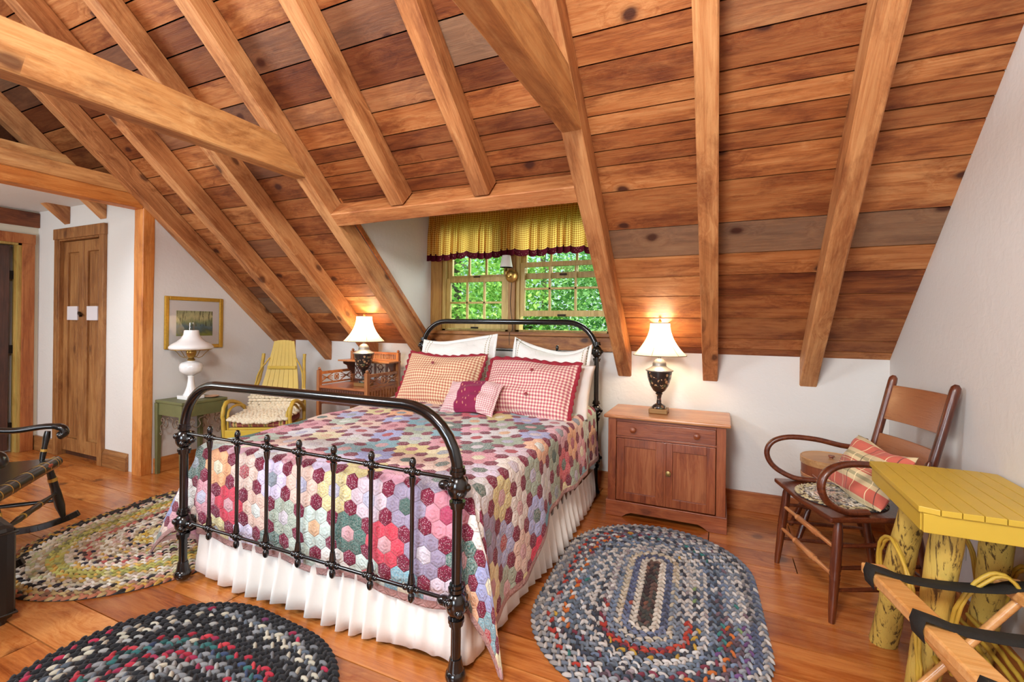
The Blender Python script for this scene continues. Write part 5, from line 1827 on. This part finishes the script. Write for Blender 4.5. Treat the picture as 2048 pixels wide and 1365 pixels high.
# black leather case, lower left corner
lc = thing('leather_ottoman', 'black leather box ottoman with piped edges in the lower left corner', 'ottoman', (-2.95, .715, 0), R_(-6))
MB().box(-.19, .19, -.27, .265, .012, .42).build('body', plain('black_leather', '#16130f', .38, bump=.25, bscale=55), lc, bevel=.035)
for z in (.045, .39):
    MB().tube([(-.187, -.267, z), (.187, -.267, z), (.187, .262, z), (-.187, .262, z)], .006, 8, closed=True).build('piping', m_blk, lc, smooth=60)
for sx in (-.15, .15):
    for sy in (-.22, .22):
        MB().tube([(sx, sy, 0), (sx, sy, .02)], .02, 10).build('foot', m_blk, lc)
# ------------------------------------------------------------------ valance, sconce
def valance():
    t = NT('gold_gingham')
    uv = t.n('UVMap').outputs[0]
    sp = t.n('SeparateXYZ', {0: uv})
    def st(i, n):
        return t.math('LESS_THAN', t.math('FRACT', t.math('MULTIPLY', sp.outputs[i], n)), .5)
    s = t.math('MULTIPLY', t.math('ADD', st(0, 56.0), st(1, 56.0)), .5)
    col = t.ramp(s, [(0, '#ffe690'), (.34, '#f4bc50'), (.75, '#b9783a')], 'CONSTANT')
    at = t.n('Attribute', attribute_name='tint')
    v = t.n('TexVoronoi', {'Vector': uv, 'Scale': 60.0}, feature='F1').outputs['Distance']
    trim = t.mix(t.math('LESS_THAN', v, .18), lin('#5e1c2c'), lin('#b08a84'))
    col = t.mix(t.n('SeparateColor', {0: at.outputs['Color']}).outputs[0], col, trim)
    d = t.n('BsdfDiffuse', {'Color': col})
    tr = t.n('BsdfTranslucent', {'Color': col})
    mx = t.n('MixShader', {0: .65})
    t.put(mx, 1, d.outputs[0]); t.put(mx, 2, tr.outputs[0])
    t.t.links.new(mx.outputs[0], t.out.inputs[0])
    rnd = random.Random(6)
    x0, x1 = -2.49, -.77
    n = 640
    ph = [rnd.uniform(0, 6) for _ in range(5)]
    rows = [(2.305, .25, 0), (2.292, .9, 0), (2.275, .35, 0), (2.262, .25, 0), (2.245, .4, 0), (2.20, .8, 0), (2.12, 1.0, 0), (2.02, 1.1, 0), (1.935, 1.2, 0), (1.93, 1.25, 1), (1.885, 1.35, 1)]
    vs, uvs, fs, cs = [], [], [], []
    for i in range(n + 1):
        f = i / n
        x = x0 + (x1 - x0) * f
        w = f * 2 * pi * 21 + 1.6 * math.sin(f * 19 + ph[0]) + 1.1 * math.sin(f * 43 + ph[1])
        fine = f * 2 * pi * 92
        for j, (z, k, tr_) in enumerate(rows):
            kk = min(1, max(0, (2.26 - z) / .15))
            y = 3.635 - .036 * k * (.5 + .5 * math.sin(w)) * (.3 + .7 * kk) - .006 * math.sin(fine) * (1 - kk)
            dz = .010 * math.sin(w + 1) * (1 if tr_ else .6) * kk + .008 * math.sin(f * 23 + ph[2]) * kk + (.006 * math.sin(fine * .7 + 1) if j == 0 else 0)
            vs.append((x + .012 * math.cos(w) * k * kk, y, z + dz))
            uvs.append((f * 2.9, z))
    m_ = len(rows)
    mb = MB()
    mb.v = vs
    for i in range(n):
        for j in range(m_ - 1):
            mb.f.append((i * m_ + j, (i + 1) * m_ + j, (i + 1) * m_ + j + 1, i * m_ + j + 1))
            mb.c.append((1 if rows[j + 1][2] else 0, 0, 0))
    root = thing('valance_curtain', 'gathered gold gingham valance with a burgundy hem over the dormer windows', 'curtain', (0, 0, 0))
    mb.build('valance_cloth', t.m, root, smooth=180, uv=uvs)
    MB().tube([(x0 + .005, 3.648, 2.268), (x1 - .005, 3.648, 2.268)], .006, 8).tube([(x0 + .01, 3.648, 2.268), (x0 + .01, 3.69, 2.268)], .006, 8).build('curtain_rod', m_white, root, smooth=60)
valance()
sc_ = thing('wall_sconce', 'small brass wall sconce with a pale shade between the two windows', 'sconce', (-1.665, 3.688, 1.72))
MB().lathe([(1e-4, 0), (.055, 0), (.058, .006), (.050, .012), (.030, .018), (1e-4, .020)], 32, M=Matrix.Rotation(pi / 2, 4, 'X')).build('backplate', m_brass, sc_, smooth=50)
MB().tube(bez([(0, -.015, 0), (-.005, -.05, -.022), (-.012, -.085, -.005), (-.012, -.09, .03)], 18), .006, 10).lathe([(.012, .028), (.017, .034), (.010, .045), (.010, .075)], 16, (-.012, -.09, 0)).build('arm', m_brass, sc_, smooth=50)
m_sh2 = plain('parchment_shade', '#e9ebe2', .8)
shell([(.055, .065), (.036, .165)], .0015, 32, c=(-.012, -.09, 0)).build('lamp_shade', m_sh2, sc_, smooth=60)
MB().tube(bez([(0, -.004, -.055), (-.01, -.002, -.25), (.015, -.004, -.45), (.0, -.036, -.50), (.0, -.036, -.60)], 20), .0022, 6).build('cord', m_blk, sc_, smooth=60)
# ------------------------------------------------------------------ woodland outside the dormer
def leaf_mat(name, a, b, tr):
    t = NT(name)
    oi = t.n('Attribute', attribute_name='tint')
    f = t.n('SeparateColor', {0: oi.outputs['Color']}).outputs[0]
    col = t.mix(f, lin(a), lin(b))
    d = t.n('BsdfDiffuse', {'Color': col})
    x = t.n('BsdfTranslucent', {'Color': col})
    mx = t.n('MixShader', {0: tr})
    t.put(mx, 1, d.outputs[0]); t.put(mx, 2, x.outputs[0])
    t.t.links.new(mx.outputs[0], t.out.inputs[0])
    return t.m
m_lf = leaf_mat('leaf_green', '#5f9c3e', '#b9df7c', .45)
m_lf2 = leaf_mat('leaf_deep', '#4c8a4c', '#9fcf86', .4)
m_trunk = plain('tree_bark', '#4c4334', .9, bump=.8, bscale=10, var=.3)
def tree(label, base, h, r, n, seed, mat, leaf=.12, z0=-2.6):
    rnd = random.Random(seed)
    root = thing('tree', label, 'tree', (base[0], base[1], z0), 0, 'trees outside the dormer window')
    mb = MB()
    twig(mb, [(0, 0, 0), (.1, .05, h * .35), (-.05, .1, h * .7), (.05, 0, h * .98)], .10, seed=seed, j=.01)
    for k in range(9):
        a, z = rnd.uniform(0, 6.28), rnd.uniform(.25, .9) * h
        twig(mb, [(0, 0, z), (math.cos(a) * r * .4, math.sin(a) * r * .4, z + .3), (math.cos(a) * r * .8, math.sin(a) * r * .8, z + .35)], .03, 6, seed=seed + k, n=8)
    mb.build('trunk', m_trunk, root, smooth=60)
    rs = np.random.RandomState(seed)
    # leaves in drooping layered sprays
    ns = n // 28
    ang = rs.uniform(0, 2 * np.pi, ns)
    rad = r * np.sqrt(rs.uniform(.12, 1, ns))
    zz = rs.uniform(.12, 1.0, ns) * h
    keep = rad < r * (1.08 - .55 * np.abs(zz / h - .5) * 1.2)
    ang, rad, zz = ang[keep], rad[keep], zz[keep]
    c = np.stack([np.cos(ang) * rad, np.sin(ang) * rad, zz], 1)
    c = np.repeat(c, 28, 0)
    m = len(c)
    c = c + rs.normal(0, 1, (m, 3)) * np.array([.26, .26, .07])
    th = rs.uniform(0, 2 * np.pi, m)
    tilt = rs.normal(.45, .35, m)
    L = leaf * rs.uniform(.6, 1.2, m)
    dx = np.stack([np.cos(th) * np.cos(tilt), np.sin(th) * np.cos(tilt), -np.sin(tilt)], 1)
    dy = np.stack([-np.sin(th), np.cos(th), rs.normal(0, .25, m)], 1)
    v = np.stack([c, c + dx * L[:, None] * .45 + dy * L[:, None] * .32, c + dx * L[:, None], c + dx * L[:, None] * .45 - dy * L[:, None] * .32], 1).reshape(-1, 3)
    me = bpy.data.meshes.new('foliage')
    me.vertices.add(len(v))
    me.vertices.foreach_set('co', v.astype(np.float32).ravel())
    me.loops.add(4 * m)
    me.loops.foreach_set('vertex_index', np.arange(4 * m, dtype=np.int32))
    me.polygons.add(m)
    me.polygons.foreach_set('loop_start', np.arange(0, 4 * m, 4, dtype=np.int32))
    me.update(calc_edges=True)
    at = me.color_attributes.new('tint', 'FLOAT_COLOR', 'CORNER')
    tt = np.repeat(rs.uniform(0, 1, m), 4)
    at.data.foreach_set('color', np.stack([tt, tt, tt, np.ones_like(tt)], 1).astype(np.float32).ravel())
    me.materials.append(mat)
    o = bpy.data.objects.new('foliage', me)
    COL.objects.link(o)
    o.parent = root
specs = [((-4.6, 7.6), 6.4, 1.9, 30000, m_lf, 'leafy tree seen through the left window, nearest its left casing'),
         ((-1.6, 8.9), 6.8, 1.8, 26000, m_lf2, 'deep green tree seen behind the mullion between the two windows'),
         ((1.6, 7.2), 6.0, 1.9, 30000, m_lf, 'bright leafy tree seen through the right hand window'),
         ((-7.6, 11.0), 7.6, 2.6, 26000, m_lf2, 'darker tree farther back behind the left window panes'),
         ((-.6, 13.5), 8.0, 3.0, 30000, m_lf, 'tall tree far back behind the right window panes'),
         ((-5.4, 14.5), 8.4, 3.0, 30000, m_lf, 'tall pale tree far back between the others')]
for i, (b, h, r, n, m, lab) in enumerate(specs):
    tree(lab, b, h, r, n, 100 + i, m)
g = MB().box(-30, 30, 4.2, 45, -2.75, -2.6).build('forest_ground', plain('forest_floor', '#5a6a38', .95, var=.3, bscale=2), kind='structure')
